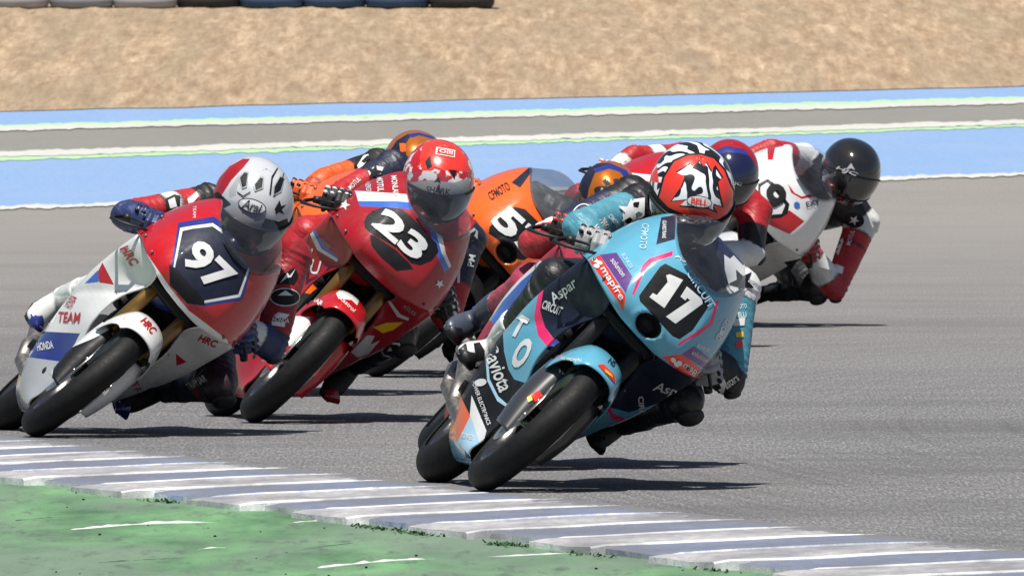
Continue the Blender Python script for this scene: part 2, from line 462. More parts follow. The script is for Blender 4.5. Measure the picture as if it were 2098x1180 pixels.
# tyre stacks at the top of the gravel
def tyre_stacks():
    V, Fc = [], []
    prof = []
    for i in range(13):
        a = 2 * math.pi * i / 13; prof.append((.085 * math.cos(a), .215 + .085 * math.sin(a)))
    lathe_x(V, Fc, prof, (0, 0, 0), 28)
    V = [Vector((v.z, v.y, v.x)) for v in V]            # lay flat
    base = py('tyre', V, [f[::-1] for f in Fc])
    for p in base.polygons: p.use_smooth = True
    def pm(n, c): return plain(n, c, .7, 0, .3, 20)
    blue, white, black, grey = pm('blue_tyre_paint', (.03, .075, .16, 1)), pm('white_tyre_paint', (.36, .37, .39, 1)), pm('bare_tyre', (.02, .02, .022, 1)), pm('grey_tyre_paint', (.25, .28, .32, 1))
    plan = [(-5.1, grey), (-4.5, white), (-3.9, grey), (-3.32, white), (-2.75, black), (-2.2, blue), (-1.62, blue), (-1.05, blue), (-.45, black)]
    where = ['pale grey tyre stack outside the corner of the view at the barrier', 'white painted tyre stack at the far left end of the barrier', 'grey painted tyre stack second from the left end of the barrier',
             'white painted tyre stack third along the barrier from the left', 'bare black tyre stack between the white and the blue stacks', 'blue painted tyre stack next to the black one left of centre',
             'blue painted tyre stack in the middle of the three blue stacks', 'blue painted tyre stack last of the blue ones towards the centre', 'bare black tyre stack ending the row near the centre']
    for (x, m), lab in list(zip(plan, where))[1:]:
        y = (0, 185.574)[1] + .15 * random.random() + .35
        o = bpy.data.objects.new('tyre_stack', None); COL.objects.link(o)
        o.location = (x, y, terr(y) + .02); o.rotation_euler[2] = random.random()
        tag(o, lab, 'tyre stack', 'tyre stacks of the barrier')
        me = base.copy(); me.materials.append(m)
        for k in range(5):
            t = bpy.data.objects.new('tyre', me); COL.objects.link(t); t.parent = o
            t.location = (random.uniform(-.015, .015), random.uniform(-.015, .015), .085 + k * .168)
    # low rail carrying on behind the gravel to the right
    V, Fc = [], []
    y = (0, 188.2759)[1] + .5
    for s in (0, 1): add_box(V, Fc, (6.5, y, terr(y) + .12 + .42 * s), (13.6, .06, .30))
    for i in range(8): add_box(V, Fc, (.2 + i * 1.8, y + .10, terr(y) + .35), (.1, .12, .9))
    o = link('barrier_rail', bevelled(py('barrier_rail', V, Fc), .02), None, plain('dark_barrier_steel', (.035, .04, .045, 1), .5, .5, .2, 10), False)
    tag(o, 'dark barrier rail running along the top edge of the gravel', 'barrier')
tyre_stacks()

# ---------------------------------------------------------------- kerb and green run-off
def m_kerb(name, c, c2):
    k = N(name)
    A = k.noise(1, 6, .65, stretch=(26, 4, 8, rad(12))); Bn = k.noise(1, 4, .6, stretch=(3, 1.2, 1, rad(12))); C = k.noise(1, 5, .7, stretch=(60, 9, 20, rad(12)))
    col = k.mix(k.ramp(A, [(.38, g3(.75)), (.62, g3(0))]), c, c2)
    col = k.mix(k.ramp(Bn, [(.38, g3(.0)), (.62, g3(.7))]), col, (.13, .13, .145, 1))
    # worn back to asphalt along the track edge
    at = k.n('ShaderNodeAttribute'); at.attribute_name = 'wear'
    sub = k.n('ShaderNodeMath', _operation='ADD'); k.l(at.outputs['Fac'], sub.inputs[0]); k.l(k.noise(1, 5, .7, stretch=(14, 9, 3, rad(12))), sub.inputs[1])
    col = k.mix(k.ramp(sub.outputs[0], [(.98, g3(0)), (1.22, g3(1))]), col, (.15, .147, .152, 1))
    k.l(col, k.b.inputs['Base Color']); k.b.inputs['Roughness'].default_value = .65
    k.bump(C, .5, .012)
    return k.m
KBLUE = m_kerb('kerb_blue', (.135, .165, .25, 1), (.19, .205, .26, 1))
KWHITE = m_kerb('kerb_white', (.44, .425, .425, 1), (.31, .30, .31, 1))
KLIP = m_kerb('kerb_lip_white', (.86, .86, .85, 1), (.66, .67, .70, 1))
KLIPB = m_kerb('kerb_lip_mixed', (.80, .82, .86, 1), (.25, .36, .62, 1))
def kerb():
    V, Fc = [], []
    for s in (-4, 26):
        for c in (-.02, KW - .10):
            p = K0 + KD * s + KC * c; V.append((p.x, p.y, -.045 - KDROP * c / KW)); 
    bed = structure(link('kerb', py('kerb', V, [(0, 1, 3, 2)]), None, plain('kerb_bed', (.20, .20, .20, 1), .9, 0, .4, 12), False), 'ribbed blue and white kerb along the track edge')
    PITCH = .86
    for k in range(-4, 30):
        s0 = k * PITCH
        w = KW + random.uniform(-.03, .03) + (.045 if k % 2 else -.035)
        sk = random.uniform(-.02, .02)
        V, Fc, M, W = [], [], [], []
        n = 18; m = 8
        # far edge low, near edge raised, then a chamfered lip back down
        prof = [(0, .0005), (.30, .001), (.62, .002), (.92, .0040), (.965, .0056), (.980, .0050), (.995, .0005), (1.0, -.03)]
        for i in range(n + 1):
            t = i / n
            for j, (q, h) in enumerate(prof):
                c = w * t
                if j >= 4 and i == n: c += .0
                fade = min(1, t / .30)
                rag = .02 * noise.noise((k * 3.1, t * 6, j * .7))
                p = K0 + KD * (s0 + q * PITCH + rag * (.4 if j < 6 else 0) + sk) + KC * c
                z = h * (.25 + .75 * fade) - KDROP * (t ** 1.1) + .004 * noise.noise((p.x * 4, p.y * 3, 1)) * t
                if i == n: z -= .006
                V.append((p.x, p.y, z)); W.append(max(0, 1 - t / .42) ** 1.3 * .72 + (.0 if j < 6 else -.25))
        F2 = grid_faces(m, n + 1)
        off = len(V)
        for j in range(m):                          # outer end face
            v = V[n * m + j]; V.append((v[0] + KC.x * .004, v[1], v[2] - .06)); W.append(0)
        for j in range(m - 1): F2.append((n * m + j, n * m + j + 1, off + j + 1, off + j))
        me = py('kerb_block', V, F2)
        a = me.attributes.new('wear', 'FLOAT', 'POINT')
        for i, wv in enumerate(W): a.data[i].value = wv
        blue = k % 2 == 0
        me.materials.append(KBLUE if blue else KWHITE); me.materials.append(KLIPB if blue and k % 4 == 0 else KLIP)
        bm = bmesh.new(); bm.from_mesh(me); bmesh.ops.recalc_face_normals(bm, faces=bm.faces)
        bm.faces.ensure_lookup_table()
        if sum(f.normal.z for f in bm.faces) < 0: bmesh.ops.reverse_faces(bm, faces=bm.faces)
        bm.to_mesh(me); bm.free()
        for p in me.polygons:
            if p.normal.z < .9: p.material_index = 1
            else: p.material_index = 1 if (p.index < (m - 1) * n and (p.index % (m - 1)) >= 4) else 0
        link('kerb_block', me, bed, None, False)
kerb()
def m_green():
    k = N('green_runoff_paint')
    r12 = rad(-76)
    A = k.noise(1, 6, .65, stretch=(3.0, .55, 1, rad(4))); Bn = k.noise(1, 5, .7, stretch=(14, 1.4, 1, rad(3))); C = k.noise(1, 4, .7, stretch=(90, 10, 1)); D = k.noise(1, 4, .6, stretch=(1.1, .22, 1, rad(-3)))
    c = k.ramp(A, [(.32, (.052, .120, .052)), (.5, (.105, .230, .10)), (.72, (.165, .36, .15))])
    c = k.mix(k.ramp(D, [(.42, g3(.0)), (.60, g3(.7))]), c, (.150, .180, .145, 1))
    c = k.mix(k.ramp(Bn, [(.32, g3(.75)), (.47, g3(0))]), c, (.070, .090, .068, 1))
    c = k.mix(k.ramp(C, [(.3, g3(.3)), (.5, g3(0))]), c, (.06, .12, .07, 1))
    k.l(c, k.b.inputs['Base Color']); k.b.inputs['Roughness'].default_value = .6
    k.bump(k.noise(1, 4, .6, stretch=(8, .9, 1, rad(4))), .5, .03)
    return k.m
GREEN = m_green()
def green():
    V, Fc = [], []
    ss = [-30, -20, -10] + [-4 + .15 * i for i in range(190)] + [26, 30, 40]
    cs = [KW - .1, KW] + [KW + .06 * i for i in range(1, 45)] + [5, 8, 15, 40]
    for s in ss:
        for c in cs:
            p = K0 + KD * s + KC * c; d = c - KW
            z = -KDROP - .022 - .010 * min(d, 3) + (.009 * noise.noise((p.x * 1.6 + p.y * .2, p.y * .28, 0)) + .005 * noise.noise((p.x * 4, p.y * .7, 5))) * min(1, max(0, d * 4))
            V.append((p.x, p.y, z))
    me = py('green_runoff', V, [f[::-1] for f in grid_faces(len(cs), len(ss))])
    o = structure(link('green_runoff', me, None, GREEN), 'worn green painted run-off beside the kerb')
    bm = bmesh.new(); bm.from_mesh(me); bmesh.ops.recalc_face_normals(bm, faces=bm.faces)
    if sum(f.normal.z for f in bm.faces) < 0: bmesh.ops.reverse_faces(bm, faces=bm.faces)
    bvh = BVHTree.FromBMesh(bm); bm.to_mesh(me); bm.free()
    def zat(x, y):
        h = bvh.ray_cast(Vector((x, y, 3)), Vector((0, 0, -1))); return h[0].z if h[0] else -.08
    wm = plain('lit_lip_pale', (.62, .64, .60, 1), .6, 0, .3, 8)
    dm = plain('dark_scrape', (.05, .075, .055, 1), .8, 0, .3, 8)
    # low slivers: pale ones paint in lifted edges catching light, dark ones are scrapes
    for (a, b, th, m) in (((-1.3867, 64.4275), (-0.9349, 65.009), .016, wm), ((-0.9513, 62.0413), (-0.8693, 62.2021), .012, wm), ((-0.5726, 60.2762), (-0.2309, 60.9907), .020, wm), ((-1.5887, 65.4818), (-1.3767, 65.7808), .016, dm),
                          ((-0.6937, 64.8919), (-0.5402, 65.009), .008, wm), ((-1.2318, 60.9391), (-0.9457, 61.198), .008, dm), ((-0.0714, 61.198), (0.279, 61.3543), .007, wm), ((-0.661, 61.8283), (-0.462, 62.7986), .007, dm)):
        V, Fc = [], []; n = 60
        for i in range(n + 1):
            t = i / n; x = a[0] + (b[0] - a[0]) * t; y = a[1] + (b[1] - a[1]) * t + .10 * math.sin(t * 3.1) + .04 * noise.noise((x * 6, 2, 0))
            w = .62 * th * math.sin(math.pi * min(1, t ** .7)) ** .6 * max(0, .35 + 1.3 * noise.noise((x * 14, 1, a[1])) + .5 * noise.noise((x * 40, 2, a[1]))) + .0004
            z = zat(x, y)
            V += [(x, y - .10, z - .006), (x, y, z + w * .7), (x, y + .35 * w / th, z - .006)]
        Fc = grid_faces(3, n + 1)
        link('lit_lip_scrape', py('lit_lip_scrape', V, Fc), o, m)
    # crumbs of tyre rubber
    V, Fc = [], []
    for i in range(70):
        x, y = random.uniform(-1.9, 1.0), random.uniform(56.5, 71)
        d = (Vector((x, y, 0)) - K0).dot(KC)
        if d < KW + .02: continue
        s = random.choice((.002, .0025, .003, .0035, .005)); add_ball(V, Fc, (x, y, zat(x, y) + s * .4), (s, s * 1.6, s * .8), None, 6, 4)
    r = link('rubber_crumbs', py('rubber_crumbs', V, Fc), None, RUBBER); r['kind'] = 'stuff'; r['label'] = 'dark crumbs of tyre rubber on the green run-off'; r['category'] = 'rubber crumbs'
    # moss and weeds in the joint between kerb and run-off
    V, Fc = [], []
    for k in range(-2, 20):
        if random.random() < .4: continue
        c0 = k * 1.02 + random.uniform(.1, .9)
        for i in range(random.randint(50, 190)):
            p = K0 + KD * (c0 + random.gauss(0, .14)) + KC * (KW + random.gauss(.03, .022))
            h = random.uniform(.003, .015); a = random.uniform(0, 6.28); w = random.uniform(.003, .008)
            z = -KDROP - .026
            dx, dy = math.cos(a) * w, math.sin(a) * w; lx, ly = random.gauss(0, .012), random.gauss(0, .012)
            o_ = len(V); V += [(p.x - dx, p.y - dy, z), (p.x + dx, p.y + dy, z), (p.x + dx * .6 + lx, p.y + dy + ly, z + h * .8), (p.x - dx * .4 + lx, p.y - dy + ly, z + h)]; Fc.append((o_, o_ + 1, o_ + 2, o_ + 3))
    g = link('moss_tufts', py('moss_tufts', V, Fc), None, plain('dark_moss', (.022, .075, .02, 1), .9), False); g['kind'] = 'stuff'; g['label'] = 'dark green moss tufts in the joint behind the kerb'; g['category'] = 'moss'
green()

# ---------------------------------------------------------------- frames: where each motorcycle stands and how far it leans
WB, FR, FT = 1.22, .292, .052           # wheelbase, front tyre radius, tyre half width
class Frame:
    def __init__(s, contact, lean, yaw):
        s.lean, s.yaw = rad(lean), rad(yaw)
        s.R = Matrix.Rotation(s.yaw, 3, 'Z') @ Matrix.Rotation(s.lean, 3, 'Y')
        s.Ri = s.R.transposed()
        off = Matrix.Rotation(s.yaw, 3, 'Z') @ Vector((FT * math.sin(s.lean), -WB, 0))
        s.contact = Vector((*contact, 0))
        s.root = s.contact - off + Vector((0, 0, FT * (1 - math.cos(s.lean))))
        s.d = s.Ri @ (s.contact + Vector((0, 0, .6)) - Vector((0, 0, CAM_H))).normalized()   # head-on line of sight, in the motorcycle's frame
        s.o0 = s.Ri @ (s.contact - s.root)
        s.U = s.Ri @ Vector((math.cos(s.lean), 0, -math.sin(s.lean)))
        s.W = s.Ri @ Vector((math.sin(s.lean), 0, math.cos(s.lean)))
    def place(s, o):
        o.location = s.root; o.rotation_euler = (0, s.lean, s.yaw)
    def ray(s, u, v): return s.o0 + s.U * u + s.W * v - s.d * 3.0
    def uv(s, p):
        q = p - s.o0; q = q - s.d * (q.dot(s.d) )   # flatten along the line of sight
        # solve q = U*u + W*v (+ d*k)
        a, b, c = s.U, s.W, s.d
        M = Matrix((a, b, c)).transposed().inverted()
        r = M @ (p - s.o0); return r.x, r.y

def bvh_of(meshes):
    V, Fc = [], []
    for me in meshes:
        o = len(V); V += [v.co.copy() for v in me.vertices]; Fc += [tuple(o + i for i in p.vertices) for p in me.polygons]
    return BVHTree.FromPolygons(V, Fc)
def in_poly(x, y, P2):
    c = False; j = len(P2) - 1
    for i in range(len(P2)):
        xi, yi = P2[i]; xj, yj = P2[j]
        if (yi > y) != (yj > y) and x < (xj - xi) * (y - yi) / (yj - yi) + xi: c = not c
        j = i
    return c
def paint_areas(me, fr, areas, only0=True):
    """cut the panel along each area's outline, as seen head-on, and give the faces inside the area's paint"""
    if not areas: return
    bm = bmesh.new(); bm.from_mesh(me)
    names = [m.name for m in me.materials]
    todo = []
    for poly, mat in areas:
        if mat.name not in names: me.materials.append(mat); names.append(mat.name)
        todo.append((poly, names.index(mat.name)))
    Mi = Matrix((fr.U, fr.W, fr.d)).transposed().inverted()
    def uv(p):
        r = Mi @ (p - fr.o0); return r.x, r.y
    for poly, idx in todo:
        xs = [p[0] for p in poly]; ys = [p[1] for p in poly]
        bx = (min(xs) - .02, max(xs) + .02, min(ys) - .02, max(ys) + .02)
        def near(f):
            if only0 and f.material_index in (1, 2): return False
            q = [uv(v.co) for v in f.verts]
            return max(a for a, b in q) > bx[0] and min(a for a, b in q) < bx[1] and max(b for a, b in q) > bx[2] and min(b for a, b in q) < bx[3]
        for i in range(len(poly)):
            a, b = poly[i], poly[(i + 1) % len(poly)]
            if abs(a[0] - b[0]) + abs(a[1] - b[1]) < 1e-5: continue
            lo = (min(a[0], b[0]) - .012, max(a[0], b[0]) + .012, min(a[1], b[1]) - .012, max(a[1], b[1]) + .012)
            fs = []
            for f in bm.faces:
                if only0 and f.material_index in (1, 2): continue
                q = [uv(v.co) for v in f.verts]
                if max(x for x, y in q) > lo[0] and min(x for x, y in q) < lo[1] and max(y for x, y in q) > lo[2] and min(y for x, y in q) < lo[3]: fs.append(f)
            if not fs: continue
            pa = fr.o0 + fr.U * a[0] + fr.W * a[1]; pb = fr.o0 + fr.U * b[0] + fr.W * b[1]
            nrm = (pb - pa).cross(fr.d).normalized()
            es = {e for f in fs for e in f.edges}; vs = {v for f in fs for v in f.verts}
            bmesh.ops.bisect_plane(bm, geom=list(vs) + list(es) + fs, plane_co=pa, plane_no=nrm, dist=1e-6)
        for f in bm.faces:
            if only0 and f.material_index in (1, 2): continue
            if f.normal.dot(fr.d) > .05: continue
            c = uv(f.calc_center_median())
            if bx[0] < c[0] < bx[1] and bx[2] < c[1] < bx[3] and in_poly(c[0], c[1], poly): f.material_index = idx
    bm.to_mesh(me); bm.free()
    for p in me.polygons: p.use_smooth = True
def lay(fr, bvh, v2, f2, off, cell=.014, name='decal'):
    """lay a flat drawing (u, v in metres, seen head-on) onto the surface in bvh"""
    bm = bmesh.new()
    vs = [bm.verts.new((x, y, 0)) for x, y in v2]
    for f in f2:
        try: bm.faces.new([vs[i] for i in f])
        except ValueError: pass
    xs = [p[0] for p in v2]; ys = [p[1] for p in v2]
    x = math.floor(min(xs) / cell) * cell
    while x < max(xs):
        bmesh.ops.bisect_plane(bm, geom=bm.verts[:] + bm.edges[:] + bm.faces[:], plane_co=(x, 0, 0), plane_no=(1, 0, 0)); x += cell
    y = math.floor(min(ys) / cell) * cell
    while y < max(ys):
        bmesh.ops.bisect_plane(bm, geom=bm.verts[:] + bm.edges[:] + bm.faces[:], plane_co=(0, y, 0), plane_no=(0, 1, 0)); y += cell
    dead = []
    for v in bm.verts:
        h = bvh.ray_cast(fr.ray(v.co.x, v.co.y), fr.d, 6)
        if h[0] is None: dead.append(v); continue
        n = h[1] if h[1].dot(fr.d) < 0 else -h[1]
        v.co = h[0] + n * off * .6 - fr.d * off * .6
    if dead: bmesh.ops.delete(bm, geom=dead, context='VERTS')
    # drop faces that bridge a step in depth
    far = [f for f in bm.faces if max((e.verts[0].co - e.verts[1].co).length for e in f.edges) > cell * 4.5]
    if far: bmesh.ops.delete(bm, geom=far, context='FACES')
    return from_bm(bm, name)
def word(fr, bvh, parent, text, u, v, rot, h, w, mat, bold=.0, shear=0., off=.003, name='lettering'):
    gv, gf = glyphs(text, bold, shear)
    c, s = math.cos(rad(rot)), math.sin(rad(rot))
    pts = [(u + x * w * c - y * h * s, v + x * w * s + y * h * c) for x, y in gv]
    me = lay(fr, bvh, pts, gf, off, .016, name)
    if not len(me.polygons): return None
    return link(name, me, parent, mat)
def patch(fr, bvh, parent, poly, mat, off=.002, name='sponsor_patch', cell=.014):
    me = lay(fr, bvh, poly, [tuple(range(len(poly)))], off, cell, name)
    if not len(me.polygons): return None
    return link(name, me, parent, mat)
def oval(u, v, a, b, rot=0, n=20):
    c, s = math.cos(rad(rot)), math.sin(rad(rot))
    return [(u + a * math.cos(6.2832 * i / n) * c - b * math.sin(6.2832 * i / n) * s, v + a * math.cos(6.2832 * i / n) * s + b * math.sin(6.2832 * i / n) * c) for i in range(n)]

# ---------------------------------------------------------------- shapes of the motorcycle, in its own frame
NW = [(.70, .262), (.78, .276), (.86, .272), (.95, .250), (1.03, .222), (1.11, .186), (1.18, .140), (1.24, .09)]
NN = [(.70, 1.300), (.76, 1.350), (.82, 1.348), (.90, 1.318), (.98, 1.275), (1.06, 1.205), (1.13, 1.12), (1.19, 1.02), (1.24, .94)]
NB = [(.70, .93), (.80, .94), (.90, .93), (1.0, .90), (1.1, .84), (1.2, .77), (1.24, .74)]
def skin(th, z):
    w, n, b = sinterp(NW, z), sinterp(NN, z), sinterp(NB, z)
    s, c = math.sin(th), max(0, math.cos(th))
    return Vector((w * (abs(s) ** .92) * (1 if s >= 0 else -1), -(b + (n - b) * c ** .9), z))
ZB = [(0, .716), (20, .722), (45, .750), (70, .785), (90, .80)]
ZT = [(0, .995), (18, 1.01), (36, 1.052), (54, 1.10), (66, 1.105), (78, 1.06), (90, .985)]
ZS = [(0, 1.205), (20, 1.200), (40, 1.175), (54, 1.128), (62, 1.105)]
def nose_shell(intake):
    nu, nv = 97, 44; V = []
    for j in range(nv):
        t = j / (nv - 1)
        for i in range(nu):
            d = -90 + 180 * i / (nu - 1)
            z = sinterp(ZB, abs(d)) * (1 - t) + sinterp(ZT, abs(d)) * t
            p = skin(rad(d), z)
            ks = [-90, -58, -27, 27, 58, 90]
            a_ = max(q for q in ks[:-1] if q <= d + 1e-6); b_ = ks[ks.index(a_) + 1]; m_ = (d - a_) / (b_ - a_)
            ch = skin(rad(a_), z).lerp(skin(rad(b_), z), m_)
            e_ = max(0, min(1, (1.0 - z) / .09)) * (.45 if abs(d) < 27 else .34)
            V.append(p.lerp(ch, e_))
    Fc = grid_faces(nu, nv)
    if intake:
        (cu, cz, a, b) = intake
        for v in V:
            e = ((v.x - cu) / a) ** 2 + ((v.z - cz) / b) ** 2
            if v.y < -1.1 and e < 3:
                k_ = max(0, min(1, (1.12 - e) / .85)); k_ = k_ * k_ * (3 - 2 * k_)
                v.y += .06 * k_ - .005 * math.exp(-((e - 1.5) / .35) ** 2)
    me = py('nose', V, Fc)
    me = evaluated(me, [('SOLIDIFY', dict(thickness=.006, offset=-1, material_offset=2, material_offset_rim=1))]) if True else me
    return me
FA = [(.10, .66), (.14, .70), (.24, .755), (.36, .835), (.48, .915), (.60, .985), (.68, 1.06), (.73, 1.16), (.80, 1.20)]
FB = [(.10, .30), (.14, .235), (.28, .255), (.42, .35), (.52, .47), (.62, .645), (.72, .80), (.78, .91), (.80, .95)]
SW = [(.10, .0), (.113, .03), (.15, .074), (.22, .122), (.29, .150), (.37, .180), (.5, .224), (.6, .250), (.72, .262), (.80, .266)]
SF = [(.10, 1.0), (.15, .40), (.22, .26), (.30, .24), (.386, .42), (.46, .56), (.55, .56), (.62, .50), (.70, .40), (.80, .62)]
def side_shell(sg):
    nu, nv = 40, 52; V = []
    for j in range(nv):
        q = j / (nv - 1); z = .10 + .69 * q ** 1.25
        fa, fb = sinterp(FA, z), sinterp(FB, z); w = sinterp(SW, z); k = sinterp(SF, z)
        for i in range(nu):
            t = i / (nu - 1); f = fb + (fa - fb) * t
            s = max(0, (t - .34) / .66); s = s * s * (3 - 2 * s)
            x = w * (.93 + .07 * min(1, t / .3)) * (1 - (1 - k) * s)
            # shallow pressed line along the panel
            x -= .006 * math.exp(-((z - .40 - .25 * t) / .02) ** 2) if .2 < t < .95 else 0
            V.append(Vector((sg * x, -f, z)))
    Fc = grid_faces(nu, nv)
    if sg < 0: Fc = [f[::-1] for f in Fc]
    return evaluated(py('side', V, Fc), [('SOLIDIFY', dict(thickness=.006, offset=-1, material_offset=2, material_offset_rim=1))])
def check_out(me, sg=None):
    """make shell normals point outwards"""
    return me
def screen_shell():
    nu, nv = 41, 18; V = []
    for j in range(nv):
        t = j / (nv - 1)
        for i in range(nu):
            d = -62 + 124 * i / (nu - 1)
            z = (sinterp(ZT, abs(d)) - .012) * (1 - t) + max(sinterp(ZS, abs(d)), sinterp(ZT, abs(d)) + .004) * t
            p = skin(rad(d), z); n = Vector((p.x, p.y + .9, 0)).normalized()
            V.append(p + n * .004 + Vector((0, -.004, 0)))
    return py('windscreen', V, grid_faces(nu, nv))
AXF, AXR = Vector((0, -WB, FR)), Vector((0, 0, .298))
def wheel(c, R, ht, rim_r, rear):
    out = {}
    V, Fc, = [], []
    prof = []
    for i in range(-12, 13):
        a = i / 12 * rad(100); prof.append((ht * math.sin(a), R - ht + ht * math.cos(a)))
    prof = [(-ht * .80, rim_r - .004), (-ht * .92, rim_r + .02)] + prof + [(ht * .92, rim_r + .02), (ht * .80, rim_r - .004)]
    lathe_x(V, Fc, prof, c, 96); out['tyre'] = py('tyre', V, Fc)
    V, Fc = [], []
    w = ht * .80
    lathe_x(V, Fc, [(-w, rim_r + .006), (-w - .004, rim_r - .004), (-w + .008, rim_r - .016), (-w * .3, rim_r - .03), (w * .3, rim_r - .03), (w - .008, rim_r - .016), (w + .004, rim_r - .004), (w, rim_r + .006)], c, 72)
    lathe_x(V, Fc, [(-.05, .012), (-.05, .04), (.05, .04), (.05, .012)], c, 24)
    for k in range(5):
        a = 2 * math.pi * k / 5 + .3
        for da in (-.13, .13):
            p0 = c + Vector((0, .03 * math.cos(a), .03 * math.sin(a))); p1 = c + Vector((0, (rim_r - .02) * math.cos(a + da), (rim_r - .02) * math.sin(a + da)))
            add_tube(V, Fc, [p0, p0.lerp(p1, .5), p1], [(.016, .013), (.011, .010), (.014, .012)], 8)
    out['rim'] = py('rim', V, Fc)
    V, Fc = [], []
    for s in ((-1,) if rear else (-1, 1)):
        x = s * (ht + .012)
        lathe_x(V, Fc, [(x - .002, .085), (x - .002, .138 if not rear else .10), (x + .002, .138 if not rear else .10), (x + .002, .085)], c, 48)
        for k in range(8):
            a = 2 * math.pi * k / 8
            add_tube(V, Fc, [c + Vector((x, .035 * math.cos(a), .035 * math.sin(a))), c + Vector((x, .09 * math.cos(a + .2), .09 * math.sin(a + .2)))], [.005, .005], 6)
    if rear:
        x = ht + .02
        lathe_x(V, Fc, [(x - .003, .06), (x - .003, .105), (x + .003, .105), (x + .003, .06)], c, 44)
    out['disc'] = py('brake_disc', V, Fc)
    return out
WF = wheel(AXF, FR, FT, .214, False)
WR = wheel(AXR, .298, .068, .214, True)
def fender_shell():
    """mudguard over the front tyre with skirts down to the fork legs"""
    nu, nv = 33, 44; V = []
    ht, r_top = .078, FR + .030
    for j in range(nv):
        t = j / (nv - 1); a = rad(48 + 108 * t)
        skirt = .030 + .115 * math.exp(-((t - .36) / .20) ** 2) - .02 * max(0, .12 - t) * 8
        for i in range(nu):
            q = -1 + 2 * i / (nu - 1)
            s = q * (1.0 + skirt / .07)
            k = 1 - .35 * max(0, .25 - t)
            if abs(s) < 1.0:
                x = ht * k * math.sin(s * rad(80)); r = r_top - ht * (1 - math.cos(s * rad(80))) * .55
            else:
                e = abs(s) - 1.0
                x = (ht * k * math.sin(rad(80)) + .045 * (1 - math.exp(-e * 1.1))) * (1 if s > 0 else -1)
                r = r_top - ht * (1 - math.cos(rad(80))) * .55 - e * .07
            V.append(AXF + Vector((x, -r * math.cos(a), r * math.sin(a))))
    return evaluated(py('fender', V, [f[::-1] for f in grid_faces(nu, nv)]), [('SOLIDIFY', dict(thickness=.004, offset=-1, material_offset=2, material_offset_rim=1))])
def fork_guard(sg):
    """long curved cover in front of a fork leg, wide at the mudguard and narrowing to the axle"""
    V = []; nu, nv = 15, 28
    for j in range(nv):
        t = j / (nv - 1)
        z = .465 - .275 * t; f = 1.188 + .070 * t
        wide = .050 + .012 * math.sin(t * 2.6) - .020 * t ** 1.8
        for i in range(nu):
            q = i / (nu - 1)
            x = .062 + wide * math.sin(q * 1.75) / math.sin(1.57)
            fo = f + .062 - .125 * q ** 2.0
            V.append(Vector((sg * x, -fo, z + .015 * q)))
    Fc = grid_faces(nu, nv)
    if sg < 0: Fc = [g[::-1] for g in Fc]
    return evaluated(py('guard', V, Fc), [('SOLIDIFY', dict(thickness=.005, offset=-1, material_offset=2, material_offset_rim=1))])
def L3(x, f, z): return Vector((x, -f, z))
CACHE = {}
def cached(name, fn, mats, smooth=True):
    if name not in CACHE:
        me = fn()
        for m in (mats if isinstance(mats, list) else [mats]): me.materials.append(m)
        if smooth:
            for p in me.polygons: p.use_smooth = True
        CACHE[name] = me
    return CACHE[name]
def multi(*tubes, boxes=(), balls=(), n=12):
    V, Fc = [], []
    for pts, r in tubes: add_tube(V, Fc, pts, r, n)
    for c, s, M in boxes: add_box(V, Fc, c, s, M)
    for c, r in balls: add_ball(V, Fc, c, r)
    return py('m', V, Fc)
def m_fork(sg): return multi(([L3(sg * .088, 1.235, .25), L3(sg * .088, 1.20, .34), L3(sg * .088, 1.13, .50)], [.022, .026, .024]))
def m_stanchion(sg): return multi(([L3(sg * .080, 1.135, .48), L3(sg * .080, 1.0, .80), L3(sg * .080, .965, .88)], [.026, .026, .026]))
def m_caliper(sg): return bevelled(multi(boxes=[(L3(sg * .078, 1.10, .335), (.034, .055, .10), Matrix.Rotation(.5, 3, 'X')), (L3(sg * .098, 1.10, .335), (.02, .04, .075), Matrix.Rotation(.5, 3, 'X'))]), .008)
def m_clamp(): return bevelled(multi(boxes=[(L3(0, .985, .84), (.24, .07, .03), None), (L3(0, 1.03, .72), (.24, .07, .035), None)]), .008)
def m_radiator():
    V, Fc = [], []
    M = Matrix.Rotation(rad(-22), 3, 'X')
    add_box(V, Fc, L3(0, .845, .575), (.155, .035, .22), M)
    for i in range(20): add_box(V, Fc, L3(0, .868, .575) + M @ Vector((0, 0, -.105 + i * .011)), (.14, .012, .003), M)
    for s in (-1, 1): add_box(V, Fc, L3(s * .084, .845, .575), (.016, .045, .23), M)
    return py('rad', V, Fc)
def m_engine():
    me = multi(boxes=[(L3(0, .48, .32), (.17, .28, .20), None), (L3(0, .62, .50), (.15, .16, .24), Matrix.Rotation(rad(-25), 3, 'X')), (L3(0, .36, .30), (.20, .16, .15), None), (L3(.0, .62, .66), (.22, .24, .14), None)])
    return bevelled(me, .02, 3)
def m_frame(): return multi(*[([L3(s * .055, .95, .80), L3(s * .14, .78, .72), L3(s * .155, .52, .58), L3(s * .125, .34, .42), L3(s * .115, .32, .30)], [(.03, .022), (.035, .02), (.04, .02), (.04, .022), (.03, .022)]) for s in (-1, 1)])
def m_swing(): return multi(*[([L3(s * .11, .34, .40), L3(s * .115, .20, .37), L3(s * .098, .0, .298), L3(s * .096, -.05, .29)], [(.03, .026), (.034, .022), (.03, .018), (.02, .015)]) for s in (-1, 1)], ([L3(-.11, .22, .375), L3(.11, .22, .375)], [.03, .03]))
def m_tank(): return remeshed(multi(([L3(0, .33, .70), L3(0, .42, .755), L3(0, .56, .80), L3(0, .72, .82), L3(0, .86, .78), L3(0, .92, .74)], [(.06, .05), (.115, .075), (.155, .105), (.165, .11), (.13, .085), (.09, .06)]), n=24), .012, 6)
